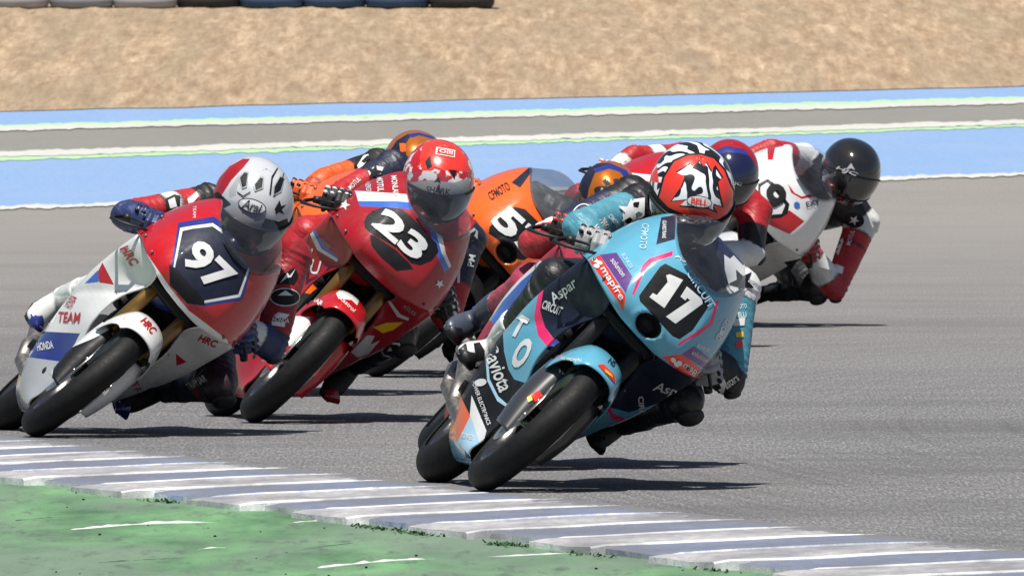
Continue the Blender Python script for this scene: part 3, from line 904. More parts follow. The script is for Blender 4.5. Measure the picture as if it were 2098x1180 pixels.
def m_tail(): return remeshed(multi(([L3(0, .34, .70), L3(0, .20, .725), L3(0, .02, .76), L3(0, -.16, .83), L3(0, -.33, .875), L3(0, -.38, .88)], [(.10, .04), (.125, .05), (.125, .055), (.10, .05), (.05, .035), (.025, .02)]), n=20), .011, 6)
def m_seat(): return multi(([L3(0, .33, .76), L3(0, .18, .79), L3(0, .02, .815), L3(0, -.06, .85), L3(0, -.10, .90)], [(.10, .018), (.115, .02), (.115, .02), (.10, .02), (.08, .016)]), n=16)
def GA(sg, a, f=0, u=0):
    """point beside the drooping clip-on: a along the grip outwards, f ahead of it, u above it"""
    ax = Vector((sg * .82, .27, -.50)).normalized(); fw = Vector((0, -1, 0)); fw = (fw - ax * fw.dot(ax)).normalized(); up = Vector((0, 0, 1)); up = (up - ax * up.dot(ax) - fw * up.dot(fw)).normalized()
    return Vector((sg * .272, -.930, .845)) + ax * a + fw * f + up * u
def m_bar(sg): return multi(([GA(sg, -.19), GA(sg, .0), GA(sg, .082)], [.012, .012, .012]), ([GA(sg, .06), GA(sg, .088)], [.016, .014]))
def m_grip(sg): return multi(([GA(sg, -.060), GA(sg, .064)], [.018, .017]))
def m_lever(sg): return multi(([GA(sg, -.115, .03), GA(sg, -.09, .07), GA(sg, -.02, .078), GA(sg, .055, .066)], [(.012, .009), (.008, .006), (.007, .005), (.006, .005)]))
def m_guard(sg): return multi(([GA(sg, .088, .0), GA(sg, .115, .035, -.012), GA(sg, .112, .095, -.022), GA(sg, .06, .128, -.026), GA(sg, -.045, .135, -.024)], [(.007, .006), (.008, .006), (.006, .009), (.006, .009), (.005, .005)]))
def m_reservoir(): return multi(([L3(-.16, 1.04, .875), L3(-.16, 1.04, .92)], [.02, .02]))
def m_dash(): return bevelled(multi(boxes=[(L3(0, 1.09, .985), (.15, .03, .09), Matrix.Rotation(rad(-35), 3, 'X')), (L3(0, 1.04, .93), (.10, .10, .03), None)]), .01)
def m_exhaust(): return multi(([L3(.02, .66, .42), L3(.0, .66, .30), L3(-.02, .56, .19), L3(-.06, .40, .18), L3(-.135, .26, .22)], [.022, .022, .022, .025, .028]))
def m_silencer(): return multi(([L3(-.13, .27, .215), L3(-.150, .16, .28), P((-0.135, 0.05, 0.309)), P((-0.165, -0.06, 0.371)), P((-0.18, -0.1, 0.402))], [.026, .031, .034, .034, .026]), n=20)
def m_peg(sg): return multi(([L3(sg * .13, .22, .40), L3(sg * .225, .21, .395)], [.012, .011]), ([L3(sg * .14, .24, .41), L3(sg * .15, .34, .36)], [.008, .006]))
def m_heel(sg): return bevelled(multi(boxes=[(L3(sg * .135, .21, .44), (.006, .12, .14), None)]), .002)
def m_chain(): return multi(([L3(.09, .34, .43), L3(.09, 0, .40)], [(.004, .010), (.004, .010)]), ([L3(.09, .34, .33), L3(.09, 0, .195)], [(.004, .010), (.004, .010)]))
def m_lit_edge():  # pale strip added along the raw edge to paint its sunlit line
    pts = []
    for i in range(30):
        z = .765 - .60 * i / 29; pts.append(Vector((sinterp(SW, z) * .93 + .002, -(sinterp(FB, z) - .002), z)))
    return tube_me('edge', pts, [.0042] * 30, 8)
def m_fasteners():
    V, Fc = [], []
    for d in (-84, -66, -46, 46, 66, 84):
        z = sinterp(ZB, abs(d)) + .022; p = skin(rad(d), z); n = Vector((p.x, p.y + .9, 0)).normalized()
        add_ball(V, Fc, p + n * .0005, (.0065, .0065, .0065), None, 8, 6)
    for d in (-80, 80, -88, 88):
        z = .90; p = skin(rad(d), z); n = Vector((p.x, p.y + .9, 0)).normalized(); add_ball(V, Fc, p, .0065, None, 8, 6)
    for sg in (-1, 1):
        for z, t_ in ((.70, .12), (.58, .12), (.46, .12), (.34, .14), (.22, .2), (.60, .86), (.45, .88)):
            fa, fb = sinterp(FA, z), sinterp(FB, z); s = max(0, (t_ - .34) / .66); s = s * s * (3 - 2 * s)
            x = sinterp(SW, z) * (.93 + .07 * min(1, t_ / .3)) * (1 - (1 - sinterp(SF, z)) * s)
            add_ball(V, Fc, (sg * x, -(fb + (fa - fb) * t_), z), .0065, None, 8, 6)
    return py('fasteners', V, Fc)
def m_airduct(): return multi(([L3(0, 1.27, .765), L3(0, 1.15, .77), L3(0, 1.0, .75)], [(.055, .05), (.06, .05), (.06, .05)]), n=16)
def m_inner():
    """dark inner liner that closes the nose from below and behind"""
    V = []; nu, nv = 33, 6
    for j in range(nv):
        t = j / (nv - 1)
        for i in range(nu):
            d = -84 + 168 * i / (nu - 1)
            p = skin(rad(d), sinterp(ZB, abs(d)) + .02); k = 1 - .08 - .62 * t
            V.append(Vector((p.x * (.96 - .35 * t), -(.92 + (-p.y - .92) * k), p.z - .0 + .05 * t)))
    return solid(py('liner', V, grid_faces(nu, nv)), .004)

def motorcycle(fr, label, c):
    """c: colours nose, side, fender, guard, guard_low, tank, tail, fork; areas for painted zones"""
    root = bpy.data.objects.new('race_motorcycle', None); COL.objects.link(root); fr.place(root)
    tag(root, label, 'motorcycle', 'racing motorcycles leaning through the bend')
    prt = lambda n, key, fn, m, sm=True: link(n, cached(key, fn, m, sm), root, None, False)
    for nm, wset, key in (('front_wheel', WF, 'f'), ('rear_wheel', WR, 'r')):
        r = link(nm, cached(key + 'rim', lambda: wset['rim'], RIM), root, None, False)
        link('tyre', cached(key + 'tyre', lambda: wset['tyre'], RUBBER), r, None, False)
        link('brake_disc', cached(key + 'disc', lambda: wset['disc'], STEEL), r, None, False)
    for s in (-1, 1):
        prt('fork_leg', 'fork%d' % s, lambda: m_fork(s), STEEL)
        link('fork_tube', cached('st%d' % s, lambda: m_stanchion(s), GOLD).copy(), root, c.get('fork', GOLD))
        prt('brake_caliper', 'cal%d' % s, lambda: m_caliper(s), CHAIN, False)
        b = prt('handlebar', 'bar%d' % s, lambda: m_bar(s), BODYBLK)
        link('grip', cached('grip%d' % s, lambda: m_grip(s), FABBLK), b, None, False)
        link('lever', cached('lev%d' % s, lambda: m_lever(s), BODYBLK), b, None, False)
        prt('footpeg', 'peg%d' % s, lambda: m_peg(s), CHAIN)
        prt('heel_plate', 'heel%d' % s, lambda: m_heel(s), CARBON, False)
    prt('lever_guard', 'lg-1', lambda: m_guard(-1), BODYBLK)
    prt('fork_clamp', 'clamp', m_clamp, BODYBLK, False)
    prt('radiator', 'rad', m_radiator, BODYBLK, False)
    prt('engine', 'eng', m_engine, BODYBLK, False)
    prt('frame', 'frm', m_frame, BODYBLK)
    prt('swingarm', 'swg', m_swing, CHAIN)
    prt('seat_pad', 'seat', m_seat, FABBLK)
    prt('brake_reservoir', 'res', m_reservoir, BODYBLK)
    prt('dashboard', 'dash', m_dash, BODYBLK, False)
    prt('exhaust_pipe', 'exh', m_exhaust, TITAN)
    prt('silencer', 'sil', m_silencer, TITAN)
    prt('chain', 'chn', m_chain, CHAIN)
    prt('nose_liner', 'lin', m_inner, BODYBLK)
    prt('lit_edge_strip', 'edg', m_lit_edge, CREAM)
    fs_ = prt('fasteners', 'fas', m_fasteners, CHAIN); fs_['kind'] = 'stuff'
    def shell(n, key, fn, base, areas):
        if key not in CACHE: CACHE[key] = fn()
        me = CACHE[key].copy()
        me.materials.clear()
        for m in (base, c.get('edge', CREAM), BODYBLK): me.materials.append(m)
        paint_areas(me, fr, areas)
        o = link(n, me, root)
        return o
    ik = c.get('intake')
    nose = shell('nose_fairing', 'nose%s' % (ik,), lambda: nose_shell(ik), c['nose'], ([(oval(ik[0] + fr_uoff(fr), ik[1] + fr_voff(fr), ik[2] * 1.02, ik[3] * 1.02), BLACKP)] if ik else []) + c.get('nose_areas', []))
    sides = [shell('side_fairing', 'side%d' % s, lambda: side_shell(s), c['side'], c.get('side_areas', []) if s < 0 else c.get('side2_areas', [])) for s in (-1, 1)]
    fen = shell('front_mudguard', 'fender', fender_shell, c['fender'], c.get('fender_areas', []))
    gds = [shell('fork_guard', 'gd%d' % s, lambda: fork_guard(s), c['guard'], c.get('guard_areas', [])) for s in (-1, 1)]
    tank = link('fuel_tank', cached('tank', m_tank, None).copy() if False else CACHE.setdefault('tank', m_tank()).copy(), root, c['tank'])
    tail = link('tail_unit', CACHE.setdefault('tail', m_tail()).copy(), root, c['tail'])
    scr = link('windscreen', CACHE.setdefault('screen', screen_shell()).copy(), root, c.get('screen', SCREEN))
    bv = bvh_of([nose.data, sides[0].data, sides[1].data, fen.data, gds[0].data, gds[1].data])
    return dict(root=root, nose=nose, side=sides[0], side2=sides[1], fender=fen, guard=gds[0], screen=scr, bvh=bv, fr=fr)
def fr_uoff(fr):
    # head-on coordinates of the motorcycle's own centre line at the nose
    p = L3(0, 1.34, .77); M = Matrix((fr.U, fr.W, fr.d)).transposed().inverted(); r = M @ (p - fr.o0); return r.x
def fr_voff(fr):
    p = L3(0, 1.34, .77); M = Matrix((fr.U, fr.W, fr.d)).transposed().inverted(); r = M @ (p - fr.o0); return r.y - .77

# ---------------------------------------------------------------- riders
POSE = dict(pelvis=(.055, .10, .845), waist=(.03, .27, .945), chest=(-.005, .46, 1.055), neck=(-.06, .62, 1.14), head=(-0.158, 0.8, 1.213),
            sR=(-0.204, 0.5, 1.085), eR=(-0.313, 0.68, 0.886), sL=(0.196, 0.52, 1.137), eL=(0.383, 0.66, 0.907),
            kR=(-0.244, 0.64, 0.703), aR=(-.165, .17, .455), tR=(-0.241, 0.33, 0.377), kL=(0.33, 0.68, 0.741), aL=(0.304, 0.18, 0.595), tL=(0.275, 0.32, 0.504))
GRIP = (.272, .930, .845)
def hand_mesh(sg):
    """gloved hand closed on the grip, two fingers on the lever; sg -1 = the rider's right hand"""
    V, Fc = [], []
    KS = 1.24
    Q = lambda a, f, u: GA(sg, a * KS, f * KS, u * KS)
    ax = (GA(sg, 1) - GA(sg, 0)).normalized(); up = (GA(sg, 0, 0, 1) - GA(sg, 0)).normalized()
    def add_tube(V, Fc, pts, radii, n=12, ref=None, cap=True): return globals()['add_tube'](V, Fc, pts, [tuple(x * KS for x in r) if isinstance(r, tuple) else r * KS for r in radii], n, ref, cap)
    def add_ball(V, Fc, c, r, ax=None, nu=14, nv=10): return globals()['add_ball'](V, Fc, c, tuple(x * KS for x in r) if isinstance(r, tuple) else r * KS, ax, nu, nv)
    # palm and wrist
    add_tube(V, Fc, [Q(.008, -.125, .012), Q(.006, -.090, .020), Q(.002, -.055, .026), Q(.0, -.018, .032), Q(.0, .004, .030)], [(.034, .030), (.036, .029), (.044, .024), (.046, .020), (.043, .014)], 16, ax)
    L = [1.0, 1.08, 1.02, .86]
    for i, a in enumerate((-.034, -.0115, .0115, .033)):
        k = L[i]; r = .0125 - .0008 * i
        if i in (0, 1):      # on the lever
            pts = [Q(a, -.012, .032), Q(a, .014, .034), Q(a - .002, .045 * k, .024), Q(a - .003, .064 * k, .006), Q(a - .003, .062 * k, -.014)]
        else:
            pts = [Q(a, -.012, .031), Q(a, .012, .033), Q(a, .034 * k, .018), Q(a, .036 * k, -.006), Q(a, .016, -.026)]
        add_tube(V, Fc, pts, [r, r * 1.08, r * 1.02, r * .95, r * .8], 10)
        add_ball(V, Fc, pts[-1], r * .8, None, 10, 6)
        add_ball(V, Fc, pts[1] + up * .003, (r * 1.15, r * 1.15, r * 1.05), None, 10, 6)
    # thumb under the grip from the inner side of the palm
    pts = [Q(-.030, -.050, .012), Q(-.046, -.026, .000), Q(-.047, .002, -.014), Q(-.038, .026, -.022)]
    add_tube(V, Fc, pts, [.015, .0135, .012, .010], 10); add_ball(V, Fc, pts[-1], .010, None, 10, 6)
    hand = remeshed(py('h', V, Fc), .0046, 2, .4)
    # hard knuckle caps and cuff
    V, Fc = [], []
    for i, a in enumerate((-.034, -.0115, .0115, .033)):
        add_ball(V, Fc, Q(a, .004, .0425), (.0105, .014, .007), None, 10, 6)
        add_ball(V, Fc, Q(a, .036 if i > 1 else .040, .0285 if i > 1 else .034), (.0085, .008, .006), None, 8, 5)
    caps = py('caps', V, Fc)
    V, Fc = [], []
    add_tube(V, Fc, [Q(.010, -.165, .006), Q(.009, -.14, .010), Q(.008, -.105, .016)], [(.050, .046), (.047, .043), (.038, .033)], 18, ax)
    cuff = py('cuff', V, Fc)
    return hand, caps, cuff, Q(.009, -.15, .008)
HANDS = {s: hand_mesh(s) for s in (-1, 1)}

def boot_mesh(a, t, k):
    """a ankle, t toe, k knee: shaft, heel and foot in one"""
    a, t, k = P(a), P(t), P(k)
    V, Fc = [], []
    sh = (k - a).normalized(); ft = (t - a).normalized()
    heel = a - ft * .055 - sh * .055
    add_tube(V, Fc, [a + sh * .20, a + sh * .10, a + sh * .02, a - sh * .03], [(.060, .056), (.056, .050), (.046, .042), (.04, .036)], 16)
    sole0 = a - sh * .05
    side = ft.cross(sh).normalized()
    add_tube(V, Fc, [sole0 - ft * .06, sole0 - ft * .02, a + ft * .06 - sh * .040, a + ft * .13 - sh * .052, a + ft * .185 - sh * .06, a + ft * .205 - sh * .062], [(.026, .032), (.038, .042), (.043, .040), (.047, .030), (.038, .022), (.016, .012)], 16, side)
    me = remeshed(py('b', V, Fc), .0085, 4, .5)
    V, Fc = [], []
    add_tube(V, Fc, [sole0 - ft * .075 - sh * .036, sole0 + ft * .05 - sh * .03, a + ft * .13 - sh * .078, a + ft * .21 - sh * .076], [(.028, .008), (.036, .007), (.046, .006), (.026, .006)], 14, side)
    sole = py('s', V, Fc)
    V, Fc = [], []
    add_tube(V, Fc, [a + ft * .165 - sh * .055 - side * .02, a + ft * .205 - sh * .058], [(.044, .026), (.024, .016)], 12, side)
    toe = py('t', V, Fc)
    return me, sole, toe

BON = ('torso', 'uarmR', 'farmR', 'uarmL', 'farmL', 'thighR', 'calfR', 'thighL', 'calfL', 'neck')
def body_mesh(p, col, vox=.0115):
    V, Fc = [], []; seg = []
    q = {k: P(v) for k, v in p.items()}
    lat = (q['sL'] - q['sR']).normalized(); lat0 = (lat + Vector((1.2, 0, 0))).normalized()
    hipR, hipL = q['pelvis'] - lat0 * .105, q['pelvis'] + lat0 * .105
    def limb(name, pts, rs, n=16, ref=None):
        add_tube(V, Fc, pts, rs, n, ref)
        for i, (a, b) in enumerate(zip(pts, pts[1:])):
            ra = rs[i] if not isinstance(rs[i], tuple) else sum(rs[i]) / 2
            rb = rs[i + 1] if not isinstance(rs[i + 1], tuple) else sum(rs[i + 1]) / 2
            seg.append((name, a, b, ra, rb, i / (len(pts) - 1), (i + 1) / (len(pts) - 1)))
    mid = (q['sL'] + q['sR']) / 2
    ch = q['chest'].lerp(mid, .35)
    limb('torso', [q['pelvis'] + Vector((0, .10, -.02)), q['pelvis'], q['waist'], ch, mid.lerp(q['neck'], .35)], [(.11, .08), (.165, .115), (.145, .110), (.175, .125), (.125, .09)], 22, [lat0, lat0, lat0, lat, lat])
    limb('neck', [mid, q['neck'], q['head'] - Vector((0, -.02, .03))], [.085, .068, .062])
    bk = (q['neck'] - q['pelvis']).normalized(); nb = bk.cross(lat).normalized()
    if nb.z < 0: nb = -nb
    limb('torso', [ch + nb * .10 - bk * .10, ch + nb * .135, q['neck'] + nb * .085 - bk * .02, q['neck'] + nb * .06 + bk * .05], [(.03, .02), (.055, .05), (.060, .055), (.03, .02)], 14, lat)
    for sd, sg in (('R', -1), ('L', 1)):
        s, e = q['s' + sd], q['e' + sd]; w = HANDS[sg][3]
        limb('torso', [mid + (s - mid) * .25, s], [.098, .078])
        limb('uarm' + sd, [s, s.lerp(e, .28), s.lerp(e, .7), e], [.082, .074, .065, .059])
        limb('farm' + sd, [e, e.lerp(w, .3), e.lerp(w, .75), w], [.060, .062, .054, .045])
        add_ball(V, Fc, s + (s - mid).normalized() * .012 + Vector((0, 0, .012)), (.076, .076, .066))
        add_ball(V, Fc, e + (e - s.lerp(w, .5)).normalized() * .012, .055)
        h = hipR if sg < 0 else hipL; k, a = q['k' + sd], q['a' + sd]
        limb('thigh' + sd, [h, h.lerp(k, .35), h.lerp(k, .75), k], [.112, .104, .086, .076])
        limb('calf' + sd, [k, k.lerp(a, .3), k.lerp(a, .7), a], [.068, .058, .050, .046])
        add_ball(V, Fc, k + (k - h.lerp(a, .5)).normalized() * .02, .068)
    me = remeshed(py('body', V, Fc), vox, 7, .5)
    # colour of every panel of the suit
    at = me.attributes.new('col', 'FLOAT_COLOR', 'POINT'); moves = []
    for i, v in enumerate(me.vertices):
        best = None
        for nm, a, b, ra, rb, t0, t1 in seg:
            d = b - a; L2 = d.length_squared
            t = max(0, min(1, (v.co - a).dot(d) / L2)) if L2 else 0
            dist = (v.co - a - d * t).length / (ra + (rb - ra) * t)
            if best is None or dist < best[0]: best = (dist, nm, t0 + (t1 - t0) * t)
        if best[1] not in ('torso', 'neck'):      # gathered folds towards the joints
            jd = min(best[2], 1 - best[2]) * .27
            wv = math.exp(-(jd / .055) ** 2) * .0030 * math.sin(jd * 2 * math.pi / .024 + 5 * noise.noise(v.co * 9)) + .0022 * noise.noise(v.co * 17)
        else: wv = .0030 * noise.noise(v.co * 13)
        moves.append(v.normal * wv)
        spec = col.get(best[1], col['torso'])
        c = spec if not isinstance(spec, list) else next((cc for tt, cc in spec if best[2] <= tt), spec[-1][1])
        if isinstance(spec, list) and any(abs(best[2] - tt) < .018 for tt, _ in spec[:-1]): c = tuple(x * .3 for x in c)
        at.data[i].color = (*c, 1)
    for v, m in zip(me.vertices, moves): v.co += m
    return me

def helm_r(az, el):
    """point of the outer shell for azimuth (0 = face) and elevation, in the helmet's own (right, forward, up)"""
    ce, se = math.cos(el), math.sin(el)
    x = .128 * math.sin(az) * abs(ce) ** .86
    f = (.168 if math.cos(az) > 0 else .170) * math.cos(az) * abs(ce) ** .86
    u = (.140 if se > 0 else .150) * se
    front = max(0, math.cos(az))
    if se < 0: f += .030 * front ** 2 * (-se) * (1.1 + se); x *= 1 - .10 * (-se)
    if se > 0: f -= .012 * front * se
    u = max(u, -.122)
    return Vector((x, f, u))
def helmet_parts():
    nu, nv = 72, 46; V = []
    for j in range(nv):
        el = -math.pi / 2 + math.pi * (j + .0) / (nv - 1)
        for i in range(nu): V.append(helm_r(2 * math.pi * i / nu, el * .9995))
    shell = py('shell', V, grid_faces(nu, nv, 0, True))
    bm = bmesh.new(); bm.from_mesh(shell); bmesh.ops.remove_doubles(bm, verts=bm.verts, dist=1e-5)
    bmesh.ops.recalc_face_normals(bm, faces=bm.faces); bm.to_mesh(shell); bm.free()
    V = []; mu, mv = 49, 17
    for j in range(mv):
        for i in range(mu):
            az = rad(-84 + 168 * i / (mu - 1)); tt = abs(-84 + 168 * i / (mu - 1)) / 84
            lo, hi = -36 + 10 * tt ** 2.5, 9 - 9 * tt ** 2.5
            p = helm_r(az, rad(lo + (hi - lo) * j / (mv - 1)))
            V.append(p * (1.022 if 0 < i < mu - 1 and 0 < j < mv - 1 else 1.004))
    visor = py('visor', V, grid_faces(mu, mv))
    V, Fc = [], []
    ring = []
    for i in range(mu): ring.append(V_at(mu, mv, i, 0, visor))
    for i in range(mu): pass
    edge = [V_at(mu, mv, i, 0, visor) for i in range(mu)] + [V_at(mu, mv, mu - 1, j, visor) for j in range(1, mv)] + [V_at(mu, mv, i, mv - 1, visor) for i in range(mu - 2, -1, -1)] + [V_at(mu, mv, 0, j, visor) for j in range(mv - 2, 0, -1)]
    add_tube(V, Fc, [e * 1.012 for e in edge] + [edge[0] * 1.012], [.0045] * (len(edge) + 1), 6)
    seal = py('seal', V, Fc)
    vents = None
    V, Fc = [], []
    add_tube(V, Fc, [helm_r(math.pi - .7, rad(32)) * 1.0, helm_r(math.pi - .3, rad(36)) * 1.08, helm_r(math.pi + .3, rad(36)) * 1.08, helm_r(math.pi + .7, rad(32)) * 1.0], [(.02, .010), (.03, .012), (.03, .012), (.02, .010)], 10)
    spoiler = py('spoiler', V, Fc)
    return shell, visor, seal, vents, spoiler
def V_at(mu, mv, i, j, me): return me.vertices[j * mu + i].co.copy()
HELM = helmet_parts()
def head_matrix(fr, centre, pitch, yaw, roll, scale=1.0):
    """pitch: chin down; yaw: face turned to the rider's left; roll: crown tipped to the rider's left (degrees, against the world)"""
    p, y, r = rad(pitch), rad(yaw), rad(roll)
    F = Vector((math.sin(y) * math.cos(p), -math.cos(y) * math.cos(p), -math.sin(p)))
    S = Vector((math.cos(y), math.sin(y), 0)); U = S.cross(-F) if S.cross(-F).z > 0 else F.cross(S) * -1
    U = (Vector((0, 0, 1)) - F * F.z).normalized()
    S = Vector((U.y * -F.z + U.z * F.y, 0, 0)) if False else F.cross(U)
    if S.x < 0: S = -S
    S2 = S * math.cos(r) - U * math.sin(r); U2 = U * math.cos(r) + S * math.sin(r)
    M3 = Matrix((S2, F, U2)).transposed()           # columns: right, forward, up
    M3 = fr.Ri @ M3
    M = (M3 * scale).to_4x4(); M.translation = P(centre)
    return M
def rider(fr, label, pose, col, helm, head_rot=(30, 4, 6), glove=None, boot=None, vox=.0115, fine=True):
    p = dict(POSE); p.update(pose)
    if 'neck' not in pose:
        m_ = [(a + b) / 2 for a, b in zip(p['sR'], p['sL'])]; p['neck'] = tuple(a + (b - a) * .5 for a, b in zip(m_, p['head']))
    if 'chest' not in pose: p['chest'] = tuple(a * .8 + b * .2 for a, b in zip(m_, p['pelvis']))
    if 'waist' not in pose: p['waist'] = tuple(a * .42 + b * .58 for a, b in zip(m_, p['pelvis'])); p['waist'] = (p['waist'][0], p['waist'][1], p['waist'][2] + .03)
    me = body_mesh(p, col, vox)
    root = link('person', me, None, LEATHER); fr.place(root)
    tag(root, label, 'person', 'riders of the pack')
    glove = glove or (FABBLK, WHITEP, FABBLK); boot = boot or (WHITEP, FABBLK, BLACKP)
    gl = []
    for s in (-1, 1):
        h, caps, cuff, _ = HANDS[s]
        g = link('glove', h.copy(), root, glove[0]); gl.append(g)
        link('knuckle_guard', caps.copy(), g, glove[1]); link('cuff', cuff.copy(), g, glove[2])
    bts = []
    for sd in 'RL':
        b, sole, toe = boot_mesh(p['a' + sd], p['t' + sd], p['k' + sd])
        bo = link('boot', b, root, boot[0] if sd == 'R' else FABBLK); bts.append(bo)
        link('sole', sole, bo, boot[1]); link('toe_cap', toe, bo, boot[2])
    k, h = P(p['kL']), P(p['pelvis']); a = P(p['aL'])
    out = (k - h.lerp(a, .5)).normalized(); dn = (out * .7 + Vector((.7, 0, -.35))).normalized()
    V, Fc = [], []
    ux = dn.orthogonal().normalized(); M = Matrix((ux, dn.cross(ux), dn)).transposed()
    add_ball(V, Fc, k + dn * .072, (.052, .040, .022), M)
    link('knee_slider', py('knee_slider', V, Fc), root, boot[1] if False else FABBLK)
    e = P(p['eL']); V, Fc = [], []
    dn = (e - P(p['sL']).lerp(HANDS[1][3], .5)).normalized(); ux = dn.orthogonal().normalized(); M = Matrix((ux, dn.cross(ux), dn)).transposed()
    add_ball(V, Fc, e + dn * .056, (.034, .026, .016), M)
    link('elbow_slider', py('elbow_slider', V, Fc), root, FABBLK)
    M = head_matrix(fr, p['head'], *head_rot, helm.get('scale', 1.0))
    def put(mesh):
        m = mesh.copy(); m.transform(M)
        if M.to_3x3().determinant() < 0: m.flip_normals()
        return m
    sh = put(HELM[0]); sh.materials.append(helm['base'])
    paint_areas(sh, fr, helm.get('areas', []), False)
    hel = link('helmet', sh, root)
    vis = link('visor', put(HELM[1]), hel, helm.get('visor', VISOR))
    link('visor_seal', put(HELM[2]), hel, BLACKP)
    return dict(root=root, helmet=hel, bvh=bvh_of([root.data]), hbvh=bvh_of([hel.data, vis.data]), gloves=gl, boots=bts, fr=fr, M=M, abvh=bvh_of([root.data] + [b.data for b in bts]))

# ---------------------------------------------------------------- the eight motorcycles and their riders
def star(u, v, r, rot=90, k=.42):
    return [(u + (r if i % 2 == 0 else r * k) * math.cos(rad(rot + 36 * i)), v + (r if i % 2 == 0 else r * k) * math.sin(rad(rot + 36 * i))) for i in range(10)]
def grow(poly, d):
    cx = sum(p[0] for p in poly) / len(poly); cy = sum(p[1] for p in poly) / len(poly)
    return [(x + (x - cx) / max(1e-6, math.hypot(x - cx, y - cy)) * d, y + (y - cy) / max(1e-6, math.hypot(x - cx, y - cy)) * d) for x, y in poly]
F17 = Frame((-0.0888, 66.5706), 47, 8); F97 = Frame((-1.7298, 74.5161), 50, 7); F23 = Frame((-0.9669, 76.9145), 43, 7); F57 = Frame((-0.5704, 85.8736), 49, 8)
FB_ = Frame((-0.1721, 69.5085), 46, 4.5); FA_ = Frame((-1.1864, 81.8182), 46, 7); FC_ = Frame((0.0681, 92.277), 48, 8); FD_ = Frame((0.6908, 98.0198), 49, 8)
INT = (0, .764, .047, .035)
NAVYC, BLKC, TEALC, REDC, WHTC, ORGC, BLUC = (.010, .015, .05), (.007, .007, .009), (.075, .27, .36), (.42, .014, .02), (.68, .68, .67), (.72, .10, .012), (.03, .06, .30)

# ---- number 17, leading
W17a = [([(-0.316, 0.759), (-0.306, 0.797), (-0.151, 0.767), (-0.119, 0.727), (-0.15, 0.735)], MAPRED), ([(-0.306, 0.797), (-0.274, 0.842), (-0.183, 0.826), (-0.158, 0.773)], PURPLE),
        ([(0.072, 0.718), (0.114, 0.775), (0.225, 0.789), (0.25, 0.758), (0.217, 0.734)], MAPRED), ([(0.111, 0.77), (0.118, 0.819), (0.199, 0.833), (0.221, 0.801)], PURPLE),
        ([(-0.14, 0.784), (-0.186, 0.874), (-0.187, 0.906), (-0.153, 0.98), (-0.143, 0.968), (-0.172, 0.904), (-0.171, 0.874), (-0.135, 0.789)], PINK), ([(0.067, 0.98), (0.11, 0.912), (0.104, 0.855), (0.091, 0.816), (0.086, 0.782), (0.078, 0.785), (0.091, 0.859), (0.098, 0.909), (0.06, 0.973)], PINK),
        ([(-0.258, 1.028), (-0.231, 1.069), (-0.176, 1.01), (-0.205, 0.954)], NAVY),
        ([(-0.122, 0.799), (-0.144, 0.914), (-0.14, 0.933), (-0.067, 0.959), (0.037, 0.961), (0.058, 0.943), (0.079, 0.85), (0.071, 0.799), (0.048, 0.789), (-0.107, 0.789)], BLACKP),
        ([(-0.11, 0.909), (-0.105, 0.92), (-0.062, 0.939), (-0.037, 0.832), (-0.096, 0.821), (-0.098, 0.838), (-0.084, 0.843), (-0.091, 0.898)], WHITEP),
        ([(-0.038, 0.934), (0.027, 0.942), (0.038, 0.933), (0.025, 0.824), (-0.013, 0.817), (0.002, 0.911), (-0.01, 0.909), (-0.008, 0.899), (-0.028, 0.896)], WHITEP)]
S17a = [([(-0.362, 0.595), (-0.305, 0.532), (-0.254, 0.507), (-0.217, 0.503), (-0.18, 0.498), (-0.133, 0.628), (-0.055, 0.712), (-0.254, 0.897), (-0.379, 0.683)], NAVY),
        ([(-0.349, 0.564), (-0.305, 0.505), (-0.25, 0.472), (-0.197, 0.468), (-0.178, 0.496), (-0.189, 0.506), (-0.216, 0.502), (-0.254, 0.507), (-0.305, 0.532), (-0.354, 0.595)], PINK),
        ([(-0.316, 0.236), (-0.327, 0.304), (-0.336, 0.395), (-0.288, 0.355), (-0.234, 0.325), (-0.198, 0.317), (-0.149, 0.345), (0.024, 0.175), (-0.117, 0.025), (-0.3, 0.147)], BLACKP),
        ([(-0.315, 0.132), (-0.284, 0.152), (-0.208, 0.129), (-0.175, 0.042), (-0.21, 0.013)], ORANGE), ([(-0.208, 0.129), (-0.175, 0.042), (-0.104, 0.038), (-0.076, 0.086), (-0.106, 0.085)], PALEBLUE), ([(-0.255, 0.179), (-0.137, 0.136), (-0.106, 0.085), (-0.212, 0.131)], WHITEP),
        ([(-0.321, 0.302), (-0.315, 0.308), (-0.254, 0.259), (-0.193, 0.241), (-0.135, 0.247), (-0.129, 0.242), (-0.184, 0.228), (-0.255, 0.249)], PALEBLUE)]
m17 = motorcycle(F17, 'teal racing motorcycle with white number 17 leading the pack beside the kerb', dict(nose=TEAL, side=TEAL, fender=TEAL, guard=CARBON, tank=NAVY, tail=TEAL, fork=BODYBLK, intake=INT, nose_areas=W17a, side_areas=S17a,
    side2_areas=[([(-0.025, 0.512), (0.056, 0.751), (0.246, 0.77), (0.239, 0.729), (0.137, 0.518), (0.061, 0.471)], NAVY), ([(0.067, 0.477), (0.077, 0.487), (0.108, 0.478), (0.154, 0.502), (0.162, 0.494), (0.115, 0.46)], PINK)]))
def W(m, part, *a, **k): return word(m['fr'], m['bvh'], m[part], *a, **k)
W(m17, 'nose', 'mapfre', -0.21, 0.763, -11, 0.0287, 0.1206, WHITEP, bold=.012)
for (x_, y_) in (-0.302, 0.774, ), (-0.286, 0.779, ), (-0.285, 0.765, ): patch(F17, m17['bvh'], m17['nose'], oval(x_, y_, .010, .007, 30, 12), WHITEP, .003, 'logo_petal')
W(m17, 'nose', 'mapfre', 0.182, 0.765, 15, 0.0253, 0.0861, WHITEP, bold=.012)
